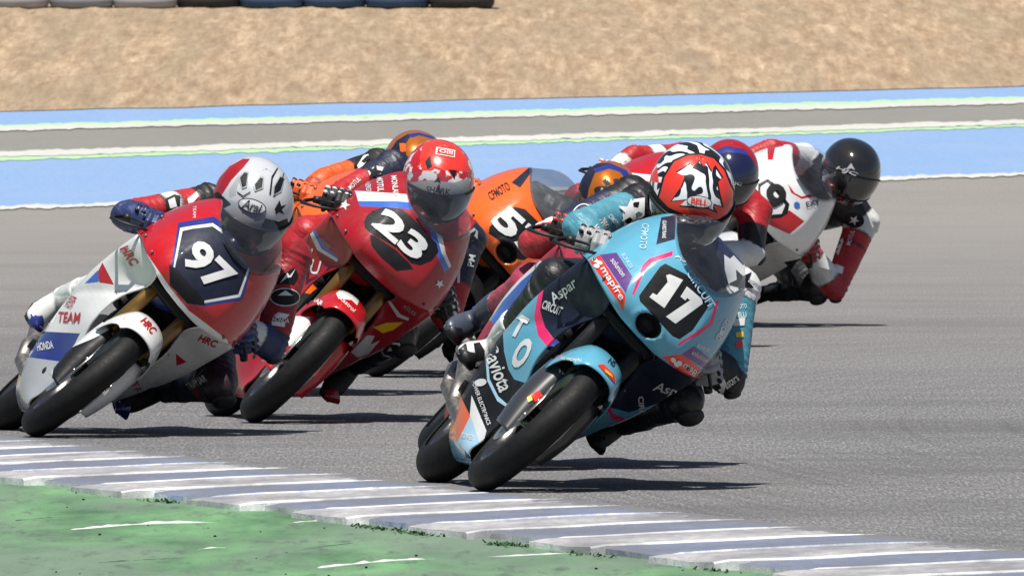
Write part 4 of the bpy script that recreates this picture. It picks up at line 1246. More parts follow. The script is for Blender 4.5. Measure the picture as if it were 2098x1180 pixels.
for (x_, y_) in (0.106, 0.739, ), (0.127, 0.747, ), (0.123, 0.737, ): patch(F17, m17['bvh'], m17['nose'], oval(x_, y_, .010, .007, 0, 12), WHITEP, .003, 'logo_petal')
W(m17, 'nose', 'solunion', -0.234, 0.813, -8, 0.0172, 0.066, WHITEP)
W(m17, 'nose', 'solunion', 0.156, 0.81, 17, 0.0161, 0.0574, WHITEP)
W(m17, 'nose', 'BLINKER', -0.229, 0.848, -11, 0.0126, 0.0545, PALEBLUE, bold=.01)
W(m17, 'nose', 'CFMOTO', -0.25, 0.944, -51, 0.023, 0.0833, PALEBLUE, bold=.015)
W(m17, 'nose', 'CIRCUIT', -0.001, 0.961, -10, 0.0264, 0.1378, PALEBLUE, bold=.015)
W(m17, 'nose', 'Aspar', -0.092, 0.989, 17, 0.0253, 0.0947, WHITEP, bold=.01, shear=.3)
W(m17, 'nose', 'CFMOTO', 0.145, 0.922, 109, 0.0184, 0.0746, WHITEP, bold=.012)
W(m17, 'nose', 'BLINKER', 0.144, 0.837, 19, 0.0115, 0.0431, WHITEP, bold=.01)
W(m17, 'nose', 'GUARDTRANS', -0.222, 1.007, -46, 0.0126, 0.0574, WHITEP, bold=.01)
patch(F17, m17['bvh'], m17['nose'], [(-0.213, 1.065), (-0.192, 1.092), (-0.161, 1.055), (-0.187, 1.036)], PINK, .003)
W(m17, 'nose', 'NRS', -0.188, 1.062, -48, 0.0207, 0.0356, WHITEP, bold=.02, off=.005)
W(m17, 'side', 'Aspar', -0.296, 0.631, 85, 0.0453, 0.1028, WHITEP, bold=.012, shear=.25)
W(m17, 'side', 'CIRCUIT', -0.284, 0.568, 25, 0.029, 0.0665, WHITEP, bold=.02)
W(m17, 'side', 'T', -0.313, 0.448, 19, 0.0756, 0.0399, WHITEP, bold=.05)
W(m17, 'side', 'O', -0.243, 0.395, 19, 0.1058, 0.0459, WHITEP, bold=.045)
W(m17, 'side', 'Gaviota', -0.261, 0.304, -21, 0.0514, 0.1572, WHITEP, bold=.015)
W(m17, 'side', 'POWER ELECTRONICS', -0.214, 0.186, -23, 0.0133, 0.1511, WHITEP, bold=.01)
W(m17, 'side', 'BLINKER', -0.165, 0.079, 32, 0.0169, 0.0423, WHITEP, bold=.01)
patch(F17, m17['bvh'], m17['side'], oval(-0.264, 0.23, .020, .012, 60), WHITEP, .003)
W(m17, 'fender', 'aspacephi', -0.121, 0.497, 39, 0.0157, 0.0665, WHITEP)
W(m17, 'fender', 'VIEL', -0.107, 0.454, 25, 0.0206, 0.0423, WHITEP, bold=.02)
patch(F17, m17['bvh'], m17['fender'], [(-0.051, 0.547), (-0.038, 0.563), (0.01, 0.564), (0.032, 0.548), (0.006, 0.547)], MAPRED, .003)
patch(F17, m17['bvh'], m17['fender'], [(-0.028, 0.554), (0.004, 0.558), (0.013, 0.553), (-0.017, 0.548)], YELLOW, .005)
W(m17, 'fender', 'NS', -0.024, 0.587, 7, 0.0181, 0.0254, NAVY, bold=.03)
patch(F17, m17['bvh'], m17['guard'], [(-0.127, 0.324), (-0.12, 0.351), (-0.099, 0.35), (-0.1, 0.317)], MAPRED, .003)
patch(F17, m17['bvh'], m17['guard'], [(-0.129, 0.308), (-0.126, 0.323), (-0.11, 0.316), (-0.115, 0.301)], YELLOW, .003)
W(m17, 'side2', 'CIRC', 0.148, 0.563, -38, 0.0184, 0.0632, WHITEP, bold=.015)
W(m17, 'side2', 'Aspar', 0.181, 0.666, 32, 0.0402, 0.1263, WHITEP, bold=.012, shear=.3)

HOOD = [(-0.321, 1.086), (-0.346, 1.126), (-0.362, 1.184), (-0.346, 1.229), (-0.319, 1.263), (-0.28, 1.286), (-0.228, 1.284), (-0.185, 1.267), (-0.158, 1.26), (-0.127, 1.226), (-0.119, 1.196), (-0.125, 1.162), (-0.167, 1.122), (-0.216, 1.088), (-0.266, 1.068), (-0.31, 1.068)]
STAR = [(-0.273, 1.091), (-0.283, 1.147), (-0.298, 1.178), (-0.329, 1.166), (-0.318, 1.216), (-0.301, 1.213), (-0.306, 1.244), (-0.28, 1.24), (-0.287, 1.257), (-0.253, 1.248), (-0.262, 1.27), (-0.217, 1.261), (-0.218, 1.239), (-0.189, 1.221), (-0.147, 1.2), (-0.175, 1.182), (-0.147, 1.174), (-0.18, 1.16), (-0.226, 1.117), (-0.244, 1.101), (-0.244, 1.13)]
r17 = rider(F17, 'person in teal and black leathers with red zigzag helmet, leading the pack', {}, dict(torso=NAVYC, uarmR=[(.30, BLKC), (1, TEALC)], farmR=[(.8, TEALC), (1, BLKC)], uarmL=[(.22, WHTC), (1, TEALC)], farmL=BLKC, thighR=BLKC, thighL=BLKC, calfR=[(.12, BLKC), (.17, (.4, .42, .38)), (1, BLKC)], calfL=BLKC, neck=BLKC),
    dict(base=ZEBRA, scale=1.10, visor=VISORG, spoiler=BLACKP, areas=[(grow(HOOD, .007), BLACKP), (HOOD, MAPRED), ([(-0.377, 1.083), (-0.389, 1.133), (-0.358, 1.11), (-0.344, 1.1), (-0.364, 1.087)], MAPRED), ([(-0.368, 1.057), (-0.367, 1.08), (-0.311, 1.067), (-0.265, 1.068), (-0.205, 1.09), (-0.223, 1.028), (-0.279, 0.982)], BLACKP), (grow(STAR, .006), BLACKP), (STAR, ZEBRA)]),
    (40, 5, 8), glove=(plain('pale_glove', (.30, .30, .31, 1), .5, 0, .3), BLACKP, FABBLK), vox=.0095)
def H(r, *a, **k): return word(r['fr'], r['hbvh'], r['helmet'], *a, **k)
def Bd(r, *a, **k): return word(r['fr'], r['abvh'], r['root'], *a, **k)
def hp(r, poly, mat, off=.003, name='helmet_graphic'): return patch(r['fr'], r['hbvh'], r['helmet'], poly, mat, off, name)
def bp(r, poly, mat, off=.003, name='suit_patch'): return patch(r['fr'], r['abvh'], r['root'], poly, mat, off, name)
hp(r17, oval(-0.21, 1.154, .042, .020, 47 - 8), BLACKP, .003, 'logo_badge'); hp(r17, oval(-0.21, 1.154, .039, .0175, 47 - 8), WHITEP, .0045, 'logo_badge')
H(r17, 'BELL', -0.21, 1.154, 38, 0.0203, 0.0541, MAPRED, bold=.03, off=.006)
bp(r17, [(-0.358, 0.95), (-0.361, 1.006), (-0.341, 1.036), (-0.3, 0.995), (-0.301, 0.927), (-0.323, 0.924)], WHITEP); bp(r17, [(-0.351, 0.953), (-0.353, 0.999), (-0.343, 1.012), (-0.323, 0.979), (-0.312, 0.936), (-0.326, 0.934)], BLACKP, .005)
bp(r17, star(-0.341, 0.968, .042, 60), WHITEP, .007)
bp(r17, [(-0.414, 0.265), (-0.388, 0.279), (-0.36, 0.26), (-0.37, 0.241), (-0.402, 0.25)], BLACKP, .004, 'boot_panel'); bp(r17, [(-0.374, 0.298), (-0.363, 0.315), (-0.332, 0.308), (-0.312, 0.286), (-0.326, 0.262), (-0.354, 0.284)], BLACKP, .004, 'boot_panel')
Bd(r17, 'PIRELLI', -0.362, 0.878, -15, 0.0207, 0.0517, WHITEP, bold=.02); Bd(r17, 'VIEL', -0.367, 0.848, -15, 0.0184, 0.0402, WHITEP, bold=.02); Bd(r17, 'CFMOTO', -0.355, 0.91, -3, 0.0149, 0.0459, WHITEP, bold=.01)
bp(r17, [(-0.027, 1.099), (-0.003, 1.104), (-0.004, 1.132), (0.021, 1.129), (0.068, 1.12), (0.108, 1.087), (0.105, 1.042), (0.069, 1.037), (0.011, 1.067)], WHITEP); bp(r17, star(0.079, 1.081, .045, 20), BLACKP, .005)
Bd(r17, 'PIRELLI', 0.151, 0.999, 53, 0.0172, 0.0488, WHITEP, bold=.02); Bd(r17, 'CFMOTO', 0.132, 1.021, 53, 0.0138, 0.0459, WHITEP, bold=.01)
bp(r17, [(0.147, 0.975), (0.171, 1.009), (0.188, 0.989), (0.166, 0.962)], WHITEP); bp(r17, [(0.185, 0.952), (0.2, 0.973), (0.213, 0.961), (0.199, 0.943)], (YELLOW)); bp(r17, [(0.208, 0.931), (0.22, 0.951), (0.236, 0.936), (0.225, 0.919)], MAPRED)
bp(r17, [(0.243, 0.808), (0.244, 0.835), (0.287, 0.814), (0.306, 0.784), (0.278, 0.771), (0.286, 0.795)], WHITEP); Bd(r17, 'astars', 0.293, 0.832, 82, 0.023, 0.0517, WHITEP, bold=.01)

# ---- number 97, far left
m97 = motorcycle(F97, 'red and white racing motorcycle with number 97 at the left edge of the pack', dict(nose=REDP, side=WHITEP, fender=WHITEP, guard=WHITEP, tank=DKBLUE, tail=WHITEP,
    nose_areas=[([(-0.337, 0.744), (-0.095, 0.721), (0.059, 0.719), (0.107, 0.658), (-0.068, 0.593), (-0.356, 0.587), (-0.373, 0.743)], WHITEP), ([(-0.174, 0.717), (-0.013, 0.716), (0.175, 0.759), (0.219, 0.747), (0.11, 0.584), (-0.109, 0.627)], WHITEP),
        ([(-0.264, 0.897), (-0.236, 0.945), (-0.197, 1.012), (-0.118, 1.03), (0.024, 1.014), (0.103, 0.894), (0.029, 0.772), (-0.021, 0.729), (-0.151, 0.764)], DKBLUE), ([(-0.245, 0.89), (-0.22, 0.932), (-0.182, 0.992), (-0.113, 1.011), (0.023, 1.002), (0.088, 0.895), (0.02, 0.78), (-0.147, 0.772)], WHITEP),
        ([(-0.231, 0.889), (-0.212, 0.925), (-0.173, 0.984), (-0.108, 1), (0.02, 0.995), (0.076, 0.896), (0.013, 0.786), (-0.145, 0.779)], NAVY), ([(-0.171, 0.774), (-0.143, 0.782), (0.013, 0.787), (0.029, 0.776), (-0.02, 0.732), (-0.111, 0.727)], BLACKP)],
    side_areas=[([(-0.33, 0.593), (-0.24, 0.573), (-0.281, 0.537), (-0.313, 0.554)], REDP), ([(-0.313, 0.494), (-0.319, 0.563), (-0.284, 0.537), (-0.303, 0.507)], MIDBLUE), ([(-0.338, 0.197), (-0.184, 0.364), (-0.138, 0.255), (-0.266, 0.136)], DKBLUE), ([(-0.266, 0.136), (-0.138, 0.255), (0.049, 0.099), (-0.07, -0.042)], GREY)],
    side2_areas=[([(0.096, 0.585), (0.147, 0.595), (0.133, 0.557)], REDP)], guard_areas=[([(-0.184, 0.251), (-0.139, 0.397), (-0.118, 0.507), (-0.075, 0.499), (-0.054, 0.17), (-0.088, 0.129)], BLACKP)]))
W(m97, 'nose', '97', -0.071, 0.877, 6, 0.1164, 0.1894, WHITEP, bold=.035, off=.004, name='number')
W(m97, 'nose', 'HRC', -0.285, 0.684, -8, 0.0336, 0.0812, REDP, bold=.03, shear=.2)
W(m97, 'nose', 'TEAM', -0.255, 0.968, -42, 0.0108, 0.0433, WHITEP)
W(m97, 'side', 'TEAM', -0.253, 0.373, 48, 0.0379, 0.0812, REDP, bold=.02, shear=.2); W(m97, 'side', 'HONDA', -0.293, 0.413, 110, 0.0271, 0.0487, REDP, bold=.01)
W(m97, 'side', 'HONDA', -0.23, 0.237, 60, 0.0298, 0.0595, WHITEP, bold=.02)
W(m97, 'fender', 'HRC', -0.048, 0.572, 2, 0.0271, 0.0649, REDP, bold=.03, shear=.2)
W(m97, 'side2', 'HRC', 0.136, 0.704, 28, 0.0271, 0.0731, REDP, bold=.03, shear=.2); W(m97, 'side2', 'TA', 0.101, 0.397, -10, 0.0244, 0.0487, REDP, bold=.01)
patch(F97, m97['bvh'], m97['fender'], [(-0.172, 0.513), (-0.169, 0.525), (-0.13, 0.538), (-0.122, 0.518), (-0.156, 0.503)], YELLOW, .003)
r97 = rider(F97, 'person in red leathers with white and grey helmet at the left edge of the pack', dict(head=(-0.065, 0.8, 1.201), sR=(-0.138, 0.5, 1.1), eR=(-0.316, 0.64, 0.835), sL=(0.191, 0.5, 1.205), eL=(0.389, 0.64, 0.935), kL=(0.371, 0.66, 0.686), aL=(0.295, 0.2, 0.554), tL=(0.241, 0.3, 0.414), kR=(-.165, .62, .64), aR=(-0.202, 0.17, 0.486), tR=(-0.218, 0.3, 0.378)),
    dict(torso=REDC, uarmR=[(.25, BLKC), (.45, REDC), (.6, WHTC), (1, REDC)], farmR=(.018, .032, .12), uarmL=[(.9, (.30, .012, .018)), (1, NAVYC)], farmL=[(.45, (.016, .03, .10)), (1, WHTC)], thighR=NAVYC, calfR=WHTC, thighL=(.03, .012, .02), calfL=[(.25, (.20, .014, .02)), (1, NAVYC)], neck=BLKC),
    dict(base=paint('silver_white', (.50, .51, .53, 1), rough=.22), scale=1.14, visor=VISORG, areas=[([(-0.259, 1.056), (-0.29, 1.111), (-0.3, 1.175), (-0.29, 1.231), (-0.272, 1.251), (-0.264, 1.209), (-0.257, 1.147), (-0.239, 1.089), (-0.235, 1.072)], DRED), ([(-0.235, 1.118), (-0.253, 1.172), (-0.252, 1.199), (-0.224, 1.147), (-0.203, 1.122), (-0.213, 1.099)], GREY), ([(-0.263, 1.042), (-0.257, 1.083), (-0.189, 1.09), (-0.197, 1.054), (-0.228, 1.016)], BLACKP), ([(-0.071, 1.153), (-0.03, 1.182), (-0.019, 1.215), (0.021, 1.196), (-0.052, 1.109)], BLACKP)]),
    (36, 8, 14), glove=(plain('navy_glove', (.02, .035, .12, 1), .4, 0, .2), BLACKP, plain('navy_glove', (.02, .035, .12, 1))), boot=(WHITEP, FABBLK, DKBLUE), vox=.0098)
hp(r97, oval(-0.136, 1.144, .053, .026, 50 - 16), BLACKP, .003, 'logo_badge'); hp(r97, oval(-0.136, 1.144, .049, .022, 50 - 16), WHITEP, .0045, 'logo_badge')
H(r97, 'Arai', -0.136, 1.144, 32, 0.0336, 0.0704, BLACKP, bold=.02, shear=.2, off=.006)
for pl in ([(-0.242, 1.177), (-0.246, 1.201), (-0.237, 1.209), (-0.208, 1.176), (-0.212, 1.162)], [(-0.189, 1.202), (-0.195, 1.233), (-0.187, 1.238), (-0.167, 1.216), (-0.173, 1.192)], [(-0.137, 1.251), (-0.151, 1.29), (-0.138, 1.297), (-0.115, 1.261), (-0.119, 1.232)]):
    hp(r97, grow(pl, .008), GREY, .003, 'vent'); hp(r97, pl, BLACKP, .005, 'vent_opening')
for pl in ([(-0.129, 1.219), (-0.173, 1.267), (-0.184, 1.305), (-0.18, 1.306), (-0.166, 1.268), (-0.124, 1.223)], [(-0.16, 1.316), (-0.158, 1.319), (-0.115, 1.261), (-0.111, 1.228), (-0.115, 1.229), (-0.119, 1.26)], [(-0.075, 1.199), (-0.088, 1.234), (-0.068, 1.225), (-0.06, 1.243), (-0.056, 1.218), (-0.038, 1.214), (-0.057, 1.204), (-0.057, 1.191)], [(-0.212, 1.137), (-0.186, 1.143), (-0.181, 1.174), (-0.178, 1.171), (-0.182, 1.14), (-0.208, 1.134)]): hp(r97, pl, BLACKP)
bp(r97, [(-0.36, 0.919), (-0.35, 0.956), (-0.332, 0.969), (-0.305, 0.943), (-0.304, 0.91), (-0.328, 0.898)], BLACKP); bp(r97, [(-0.349, 0.923), (-0.342, 0.949), (-0.311, 0.934), (-0.321, 0.91)], WHITEP, .005); bp(r97, [(-0.308, 0.981), (-0.306, 1.025), (-0.288, 1.021), (-0.284, 0.992), (-0.29, 0.973)], WHITEP)
bp(r97, [(0.127, 1.036), (0.131, 1.082), (0.139, 1.125), (0.17, 1.113), (0.181, 1.083), (0.145, 1.036)], BLACKP); bp(r97, [(0.148, 1.044), (0.136, 1.089), (0.15, 1.088), (0.143, 1.122), (0.157, 1.089), (0.149, 1.074)], WHITEP, .005)
bp(r97, oval(0.199, 1.025, .055, .034, 50), WHITEP); bp(r97, oval(0.199, 1.025, .051, .030, 50), BLACKP, .005); bp(r97, [(0.178, 1.008), (0.181, 1.041), (0.212, 1.049)], WHITEP, .007)
Bd(r97, 'HONDA', 0.253, 0.959, 45, 0.0173, 0.0595, WHITEP, bold=.02); bp(r97, [(0.224, 0.948), (0.224, 0.969), (0.258, 0.997), (0.26, 0.978), (0.235, 0.952)], WHITEP); bp(r97, [(0.235, 0.93), (0.271, 0.965), (0.281, 0.953), (0.246, 0.921)], WHITEP)
Bd(r97, 'TRIPNAR', 0.23, 0.575, 80, 0.0271, 0.0758, WHITEP, bold=.01)

# ---- number 23
m23 = motorcycle(F23, 'deep red racing motorcycle with number 23 just right of the white one', dict(nose=DRED, side=DRED, fender=REDP, guard=REDP, tank=DRED, tail=DRED,
    nose_areas=[([(-0.318, 0.895), (-0.165, 1.018), (-0.139, 1.001), (-0.176, 0.972), (-0.282, 0.874), (-0.299, 0.885)], WHITEP), ([(-0.282, 0.874), (-0.176, 0.972), (-0.139, 1.001), (-0.109, 0.991), (-0.159, 0.953), (-0.263, 0.865)], MIDBLUE),
        ([(-0.035, 0.992), (-0.016, 1.005), (0.079, 0.946), (0.141, 0.923), (0.14, 0.898), (0.068, 0.929)], MIDBLUE), ([(-0.016, 1.005), (0.003, 1.019), (0.09, 0.957), (0.14, 0.935), (0.141, 0.923), (0.079, 0.946)], WHITEP),
        ([(-0.164, 0.811), (-0.144, 0.821), (-0.055, 0.835), (0.02, 0.834), (0.044, 0.827), (0.003, 0.78), (-0.075, 0.776), (-0.131, 0.785)], BLACKP),
        ([(-0.212, 0.831), (-0.221, 0.856), (-0.217, 0.884), (-0.197, 0.922), (-0.146, 0.961), (-0.094, 0.968), (0.042, 0.959), (0.069, 0.94), (0.073, 0.898), (0.054, 0.856), (0.023, 0.838), (-0.056, 0.843), (-0.168, 0.817), (-0.194, 0.817)], BLACKP)],
    side_areas=[([(-0.329, 0.661), (-0.328, 0.675), (-0.26, 0.65), (-0.188, 0.664), (-0.184, 0.653), (-0.269, 0.635)], WHITEP), ([(-0.328, 0.675), (-0.324, 0.686), (-0.256, 0.664), (-0.189, 0.669), (-0.187, 0.663), (-0.26, 0.65)], MIDBLUE)],
    side2_areas=[([(0.052, 0.676), (0.067, 0.682), (0.124, 0.672), (0.16, 0.684), (0.163, 0.674), (0.124, 0.657)], WHITEP), ([(0.085, 0.567), (0.11, 0.614), (0.155, 0.66), (0.147, 0.611), (0.126, 0.575)], YELLOW), ([(0.088, 0.441), (0.088, 0.529), (0.111, 0.547), (0.122, 0.513), (0.137, 0.548), (0.142, 0.478), (0.12, 0.443)], WHITEP)],
    guard_areas=[([(-0.149, 0.309), (-0.174, 0.387), (-0.12, 0.431), (-0.096, 0.412), (-0.092, 0.314), (-0.118, 0.276)], WHITEP)], fender_areas=[([(-0.108, 0.564), (-0.101, 0.6), (-0.071, 0.612), (-0.026, 0.606), (-0.019, 0.585), (-0.047, 0.586), (-0.087, 0.556)], WHITEP)]))
W(m23, 'nose', '23', -0.078, 0.892, 3, 0.0919, 0.2185, WHITEP, bold=.04, off=.004, name='number')
patch(F23, m23['bvh'], m23['nose'], star(-0.308, 0.829, .022, 40), WHITEP, .003); patch(F23, m23['bvh'], m23['nose'], star(0.153, 0.855, .018, 20), WHITEP, .003)
W(m23, 'nose', 'MOTUL', -0.263, 0.977, -43, 0.0248, 0.0546, WHITEP, bold=.02); W(m23, 'nose', 'MONLAU', -0.219, 1.011, -41, 0.0219, 0.0745, WHITEP, bold=.015); W(m23, 'nose', 'ENERGY', -0.29, 0.941, -41, 0.0199, 0.0447, WHITEP, bold=.01)
W(m23, 'nose', 'BLINKER', -0.08, 1.015, 1, 0.0199, 0.1291, WHITEP, bold=.02); W(m23, 'nose', 'MONLAU', 0.052, 1.029, 55, 0.0199, 0.0497, WHITEP, bold=.01)
W(m23, 'side', 'U', -0.229, 0.584, 28, 0.0546, 0.0348, WHITEP, bold=.01); W(m23, 'side', 'N', -0.28, 0.594, 28, 0.0646, 0.0298, WHITEP, bold=.01)
W(m23, 'nose', 'CARXPERT', -0.259, 0.675, 3, 0.0139, 0.0497, GREY); W(m23, 'side2', 'ATLAS', 0.138, 0.708, 8, 0.0149, 0.0546, GREY)
W(m23, 'fender', 'ONAR', -0.147, 0.493, 13, 0.0189, 0.0646, WHITEP, bold=.025); W(m23, 'fender', 'castrol', -0.046, 0.563, -2, 0.0139, 0.0695, WHITEP, bold=.01)
r23 = rider(F23, 'person in red and navy leathers with red-splashed white helmet behind number 23', dict(head=(-0.035, 0.8, 1.18), sR=(-0.153, 0.5, 1.116), eR=(-0.252, 0.66, 0.9), sL=(0.214, 0.5, 1.11), eL=(0.348, 0.64, 0.846), kL=(0.267, 0.66, 0.657), aL=(0.265, 0.2, 0.505), tL=(0.258, 0.3, 0.387)),
    dict(torso=REDC, uarmR=[(.55, (.012, .014, .04)), (1, REDC)], farmR=[(.75, REDC), (1, WHTC)], uarmL=[(.6, (.014, .016, .035)), (1, REDC)], farmL=[(.5, REDC), (1, WHTC)], thighR=REDC, calfR=REDC, thighL=BLKC, calfL=BLKC, neck=BLKC),
    dict(base=speckle('red_splash', (.72, .72, .72), (.50, .012, .016), 16, .44, .48), scale=1.06, visor=VISOR, areas=[([(-0.243, 1.189), (-0.249, 1.21), (-0.22, 1.252), (-0.159, 1.281), (-0.091, 1.277), (-0.047, 1.243), (-0.073, 1.225), (-0.088, 1.212), (-0.072, 1.182), (-0.113, 1.188), (-0.156, 1.168), (-0.16, 1.144), (-0.182, 1.124), (-0.223, 1.153)], MAPRED), ([(-0.198, 1.156), (-0.201, 1.188), (-0.165, 1.16), (-0.171, 1.141)], BLACKP), ([(-0.113, 1.195), (-0.089, 1.214), (-0.069, 1.181)], BLACKP), ([(-0.195, 1.05), (-0.136, 1.119), (-0.064, 1.172), (-0.034, 1.227), (0.037, 1.144), (0.045, 1.07), (-0.057, 0.989), (-0.148, 0.999)], GREY)]),
    (24, 6, 7), glove=(FABBLK, WHITEP, WHITEP), boot=(WHITEP, FABBLK, REDP), vox=.0100)
H(r23, 'SHARK', -0.088, 1.11, 35, 0.0228, 0.0894, BLACKP, bold=.02, shear=.15, off=.010); hp(r23, [(-0.119, 1.121), (-0.121, 1.15), (-0.097, 1.135), (-0.111, 1.132)], BLACKP, .01)
hp(r23, [(-0.204, 1.226), (-0.144, 1.265), (-0.127, 1.243), (-0.188, 1.203)], WHITEP); hp(r23, [(-0.196, 1.226), (-0.144, 1.259), (-0.133, 1.244), (-0.186, 1.21)], MAPRED, .005); H(r23, 'OIII', -0.164, 1.235, 33, 0.0129, 0.0497, WHITEP, bold=.02, off=.007)
bp(r23, [(-0.331, 0.985), (-0.323, 1.02), (-0.297, 1.036), (-0.288, 1.011), (-0.307, 0.973)], WHITEP); bp(r23, star(-0.309, 0.998, .032, 50), BLACKP, .005)
bp(r23, [(0.106, 1.026), (0.104, 1.071), (0.109, 1.103), (0.13, 1.102), (0.149, 1.079), (0.117, 1.022)], GREY); bp(r23, star(0.122, 1.067, .034, 20), BLACKP, .005)
Bd(r23, 'MOTUL', -0.337, 0.915, 88, 0.0179, 0.0546, WHITEP, bold=.015); Bd(r23, 'PM', 0.186, 1.005, 123, 0.0248, 0.0447, WHITEP, bold=.01); bp(r23, [(0.14, 0.982), (0.145, 0.991), (0.211, 0.913), (0.204, 0.906)], WHITEP)
bp(r23, [(0.168, 0.522), (0.163, 0.565), (0.199, 0.592), (0.23, 0.573), (0.214, 0.531), (0.189, 0.515)], WHITEP); bp(r23, [(0.174, 0.527), (0.17, 0.561), (0.2, 0.583), (0.223, 0.57), (0.208, 0.538), (0.188, 0.523)], BLACKP, .005); bp(r23, [(0.186, 0.539), (0.182, 0.56), (0.199, 0.555)], WHITEP, .007)

# ---- number 57, orange, behind
HANG = dict(pelvis=(.13, .10, .83), sR=(-.06, .50, 1.175), eR=(-.265, .68, .98), sL=(.325, .50, 1.15), eL=(.46, .66, .87), kL=(.42, .64, .68), aL=(.28, .20, .52), tL=(.27, .33, .44))
m57 = motorcycle(F57, 'orange racing motorcycle with number 57 between the deep red and teal ones', dict(nose=ORANGE, side=BLACKP, fender=BLACKP, guard=BLACKP, tank=ORANGE, tail=ORANGE, fork=BODYBLK, screen=SCREEN_D, intake=(0, .764, .050, .038),
    nose_areas=[([(-0.161, 0.771), (-0.166, 0.829), (-0.166, 0.868), (-0.154, 0.907), (-0.12, 0.932), (-0.024, 0.941), (0.049, 0.946), (0.054, 0.873), (0.039, 0.788), (0.005, 0.76), (-0.09, 0.763), (-0.143, 0.75)], BLACKP), ([(-0.241, 0.963), (-0.24, 1.071), (-0.222, 1.074), (-0.2, 0.976)], NAVY)]))
W(m57, 'nose', '57', -0.055, 0.851, 7, 0.1111, 0.2518, WHITEP, bold=.04, off=.004, name='number'); W(m57, 'nose', 'CFMOTO', -0.247, 0.9, 79, 0.037, 0.0963, BLACKP, bold=.01)
r57 = rider(F57, 'person with orange and blue helmet crouched behind the windscreen of number 57', dict(HANG, head=(0.16, 0.8, 1.294), sR=(.01, .44, 1.09), eR=(-.235, .60, .86)),
    dict(torso=(.03, .02, .016), uarmR=BLKC, farmR=[(.7, ORGC), (1, BLKC)], uarmL=ORGC, farmL=BLKC, thighR=BLKC, calfR=ORGC, thighL=BLKC, calfL=BLKC, neck=BLKC),
    dict(base=paint('candy_orange', (.62, .17, .012, 1), rough=.18, metal=.5), scale=1.0, visor=VISOR, areas=[([(-0.056, 1.175), (-0.071, 1.237), (-0.064, 1.29), (-0.028, 1.337), (-0.041, 1.26), (-0.008, 1.197), (0.024, 1.155), (-0.012, 1.147)], NAVY), ([(-0.057, 1.265), (-0.026, 1.336), (0.041, 1.366), (0.099, 1.354), (0.095, 1.338), (0.027, 1.339), (-0.013, 1.315), (-0.038, 1.258)], DKBLUE), ([(0.006, 1.258), (0.005, 1.279), (0.042, 1.277), (0.033, 1.255)], BLACKP), ([(0.03, 1.297), (0.042, 1.316), (0.066, 1.305), (0.054, 1.285)], BLACKP)]),
    (34, 0, 14), glove=(plain('orange_glove', (.6, .10, .02, 1), .5, 0, .2), BLACKP, FABBLK), boot=(FABBLK, FABBLK, BLACKP))
hp(r57, oval(0.06, 1.246, .062, .024, 49 - 12), BLACKP, .003, 'logo_badge'); H(r57, 'NZI', 0.06, 1.246, 37, 0.0281, 0.0667, GREY, bold=.02, off=.006)

# ---- orange, hidden behind number 23
mA = motorcycle(FA_, 'orange racing motorcycle mostly hidden behind the deep red number 23', dict(nose=ORANGE, side=ORANGE, fender=ORANGE, guard=ORANGE, tank=ORANGE, tail=ORANGE, fork=BODYBLK, intake=INT))
rA = rider(FA_, 'person in orange leathers with orange and black helmet behind the red-splashed helmet', dict(head=(-0.019, 0.8, 1.258), sR=(-0.093, 0.5, 1.172), eR=(-0.22, 0.66, 0.975), sL=(.25, .5, 1.12), eL=(.36, .66, .88)),
    dict(torso=ORGC, uarmR=[(.55, BLKC), (1, ORGC)], farmR=[(.55, ORGC), (1, (.45, .05, .02))], uarmL=BLKC, farmL=ORGC, thighR=ORGC, calfR=BLKC, thighL=BLKC, calfL=BLKC, neck=BLKC),
    dict(base=MATS['candy_orange'], scale=1.04, visor=VISOR, areas=[([(-0.195, 1.164), (-0.219, 1.191), (-0.228, 1.236), (-0.217, 1.285), (-0.203, 1.293), (-0.194, 1.255), (-0.153, 1.215), (-0.182, 1.185)], NAVY), ([(-0.217, 1.285), (-0.189, 1.323), (-0.133, 1.357), (-0.129, 1.346), (-0.18, 1.315), (-0.195, 1.285)], DKBLUE), ([(-0.213, 1.236), (-0.196, 1.253), (-0.172, 1.233), (-0.184, 1.213)], ORANGE)]),
    (25, 10, 10), glove=(MATS['orange_glove'], BLACKP, FABBLK), boot=(FABBLK, FABBLK, BLACKP))
bp(rA, [(-0.275, 1.043), (-0.296, 1.082), (-0.278, 1.116), (-0.234, 1.154), (-0.211, 1.147), (-0.222, 1.113), (-0.232, 1.049), (-0.25, 1.023)], BLACKP); bp(rA, [(-0.266, 1.052), (-0.276, 1.099), (-0.265, 1.118), (-0.251, 1.09), (-0.247, 1.042)], WHITEP, .005); bp(rA, [(-0.266, 1.075), (-0.265, 1.11), (-0.248, 1.109), (-0.255, 1.079)], BLACKP, .007)

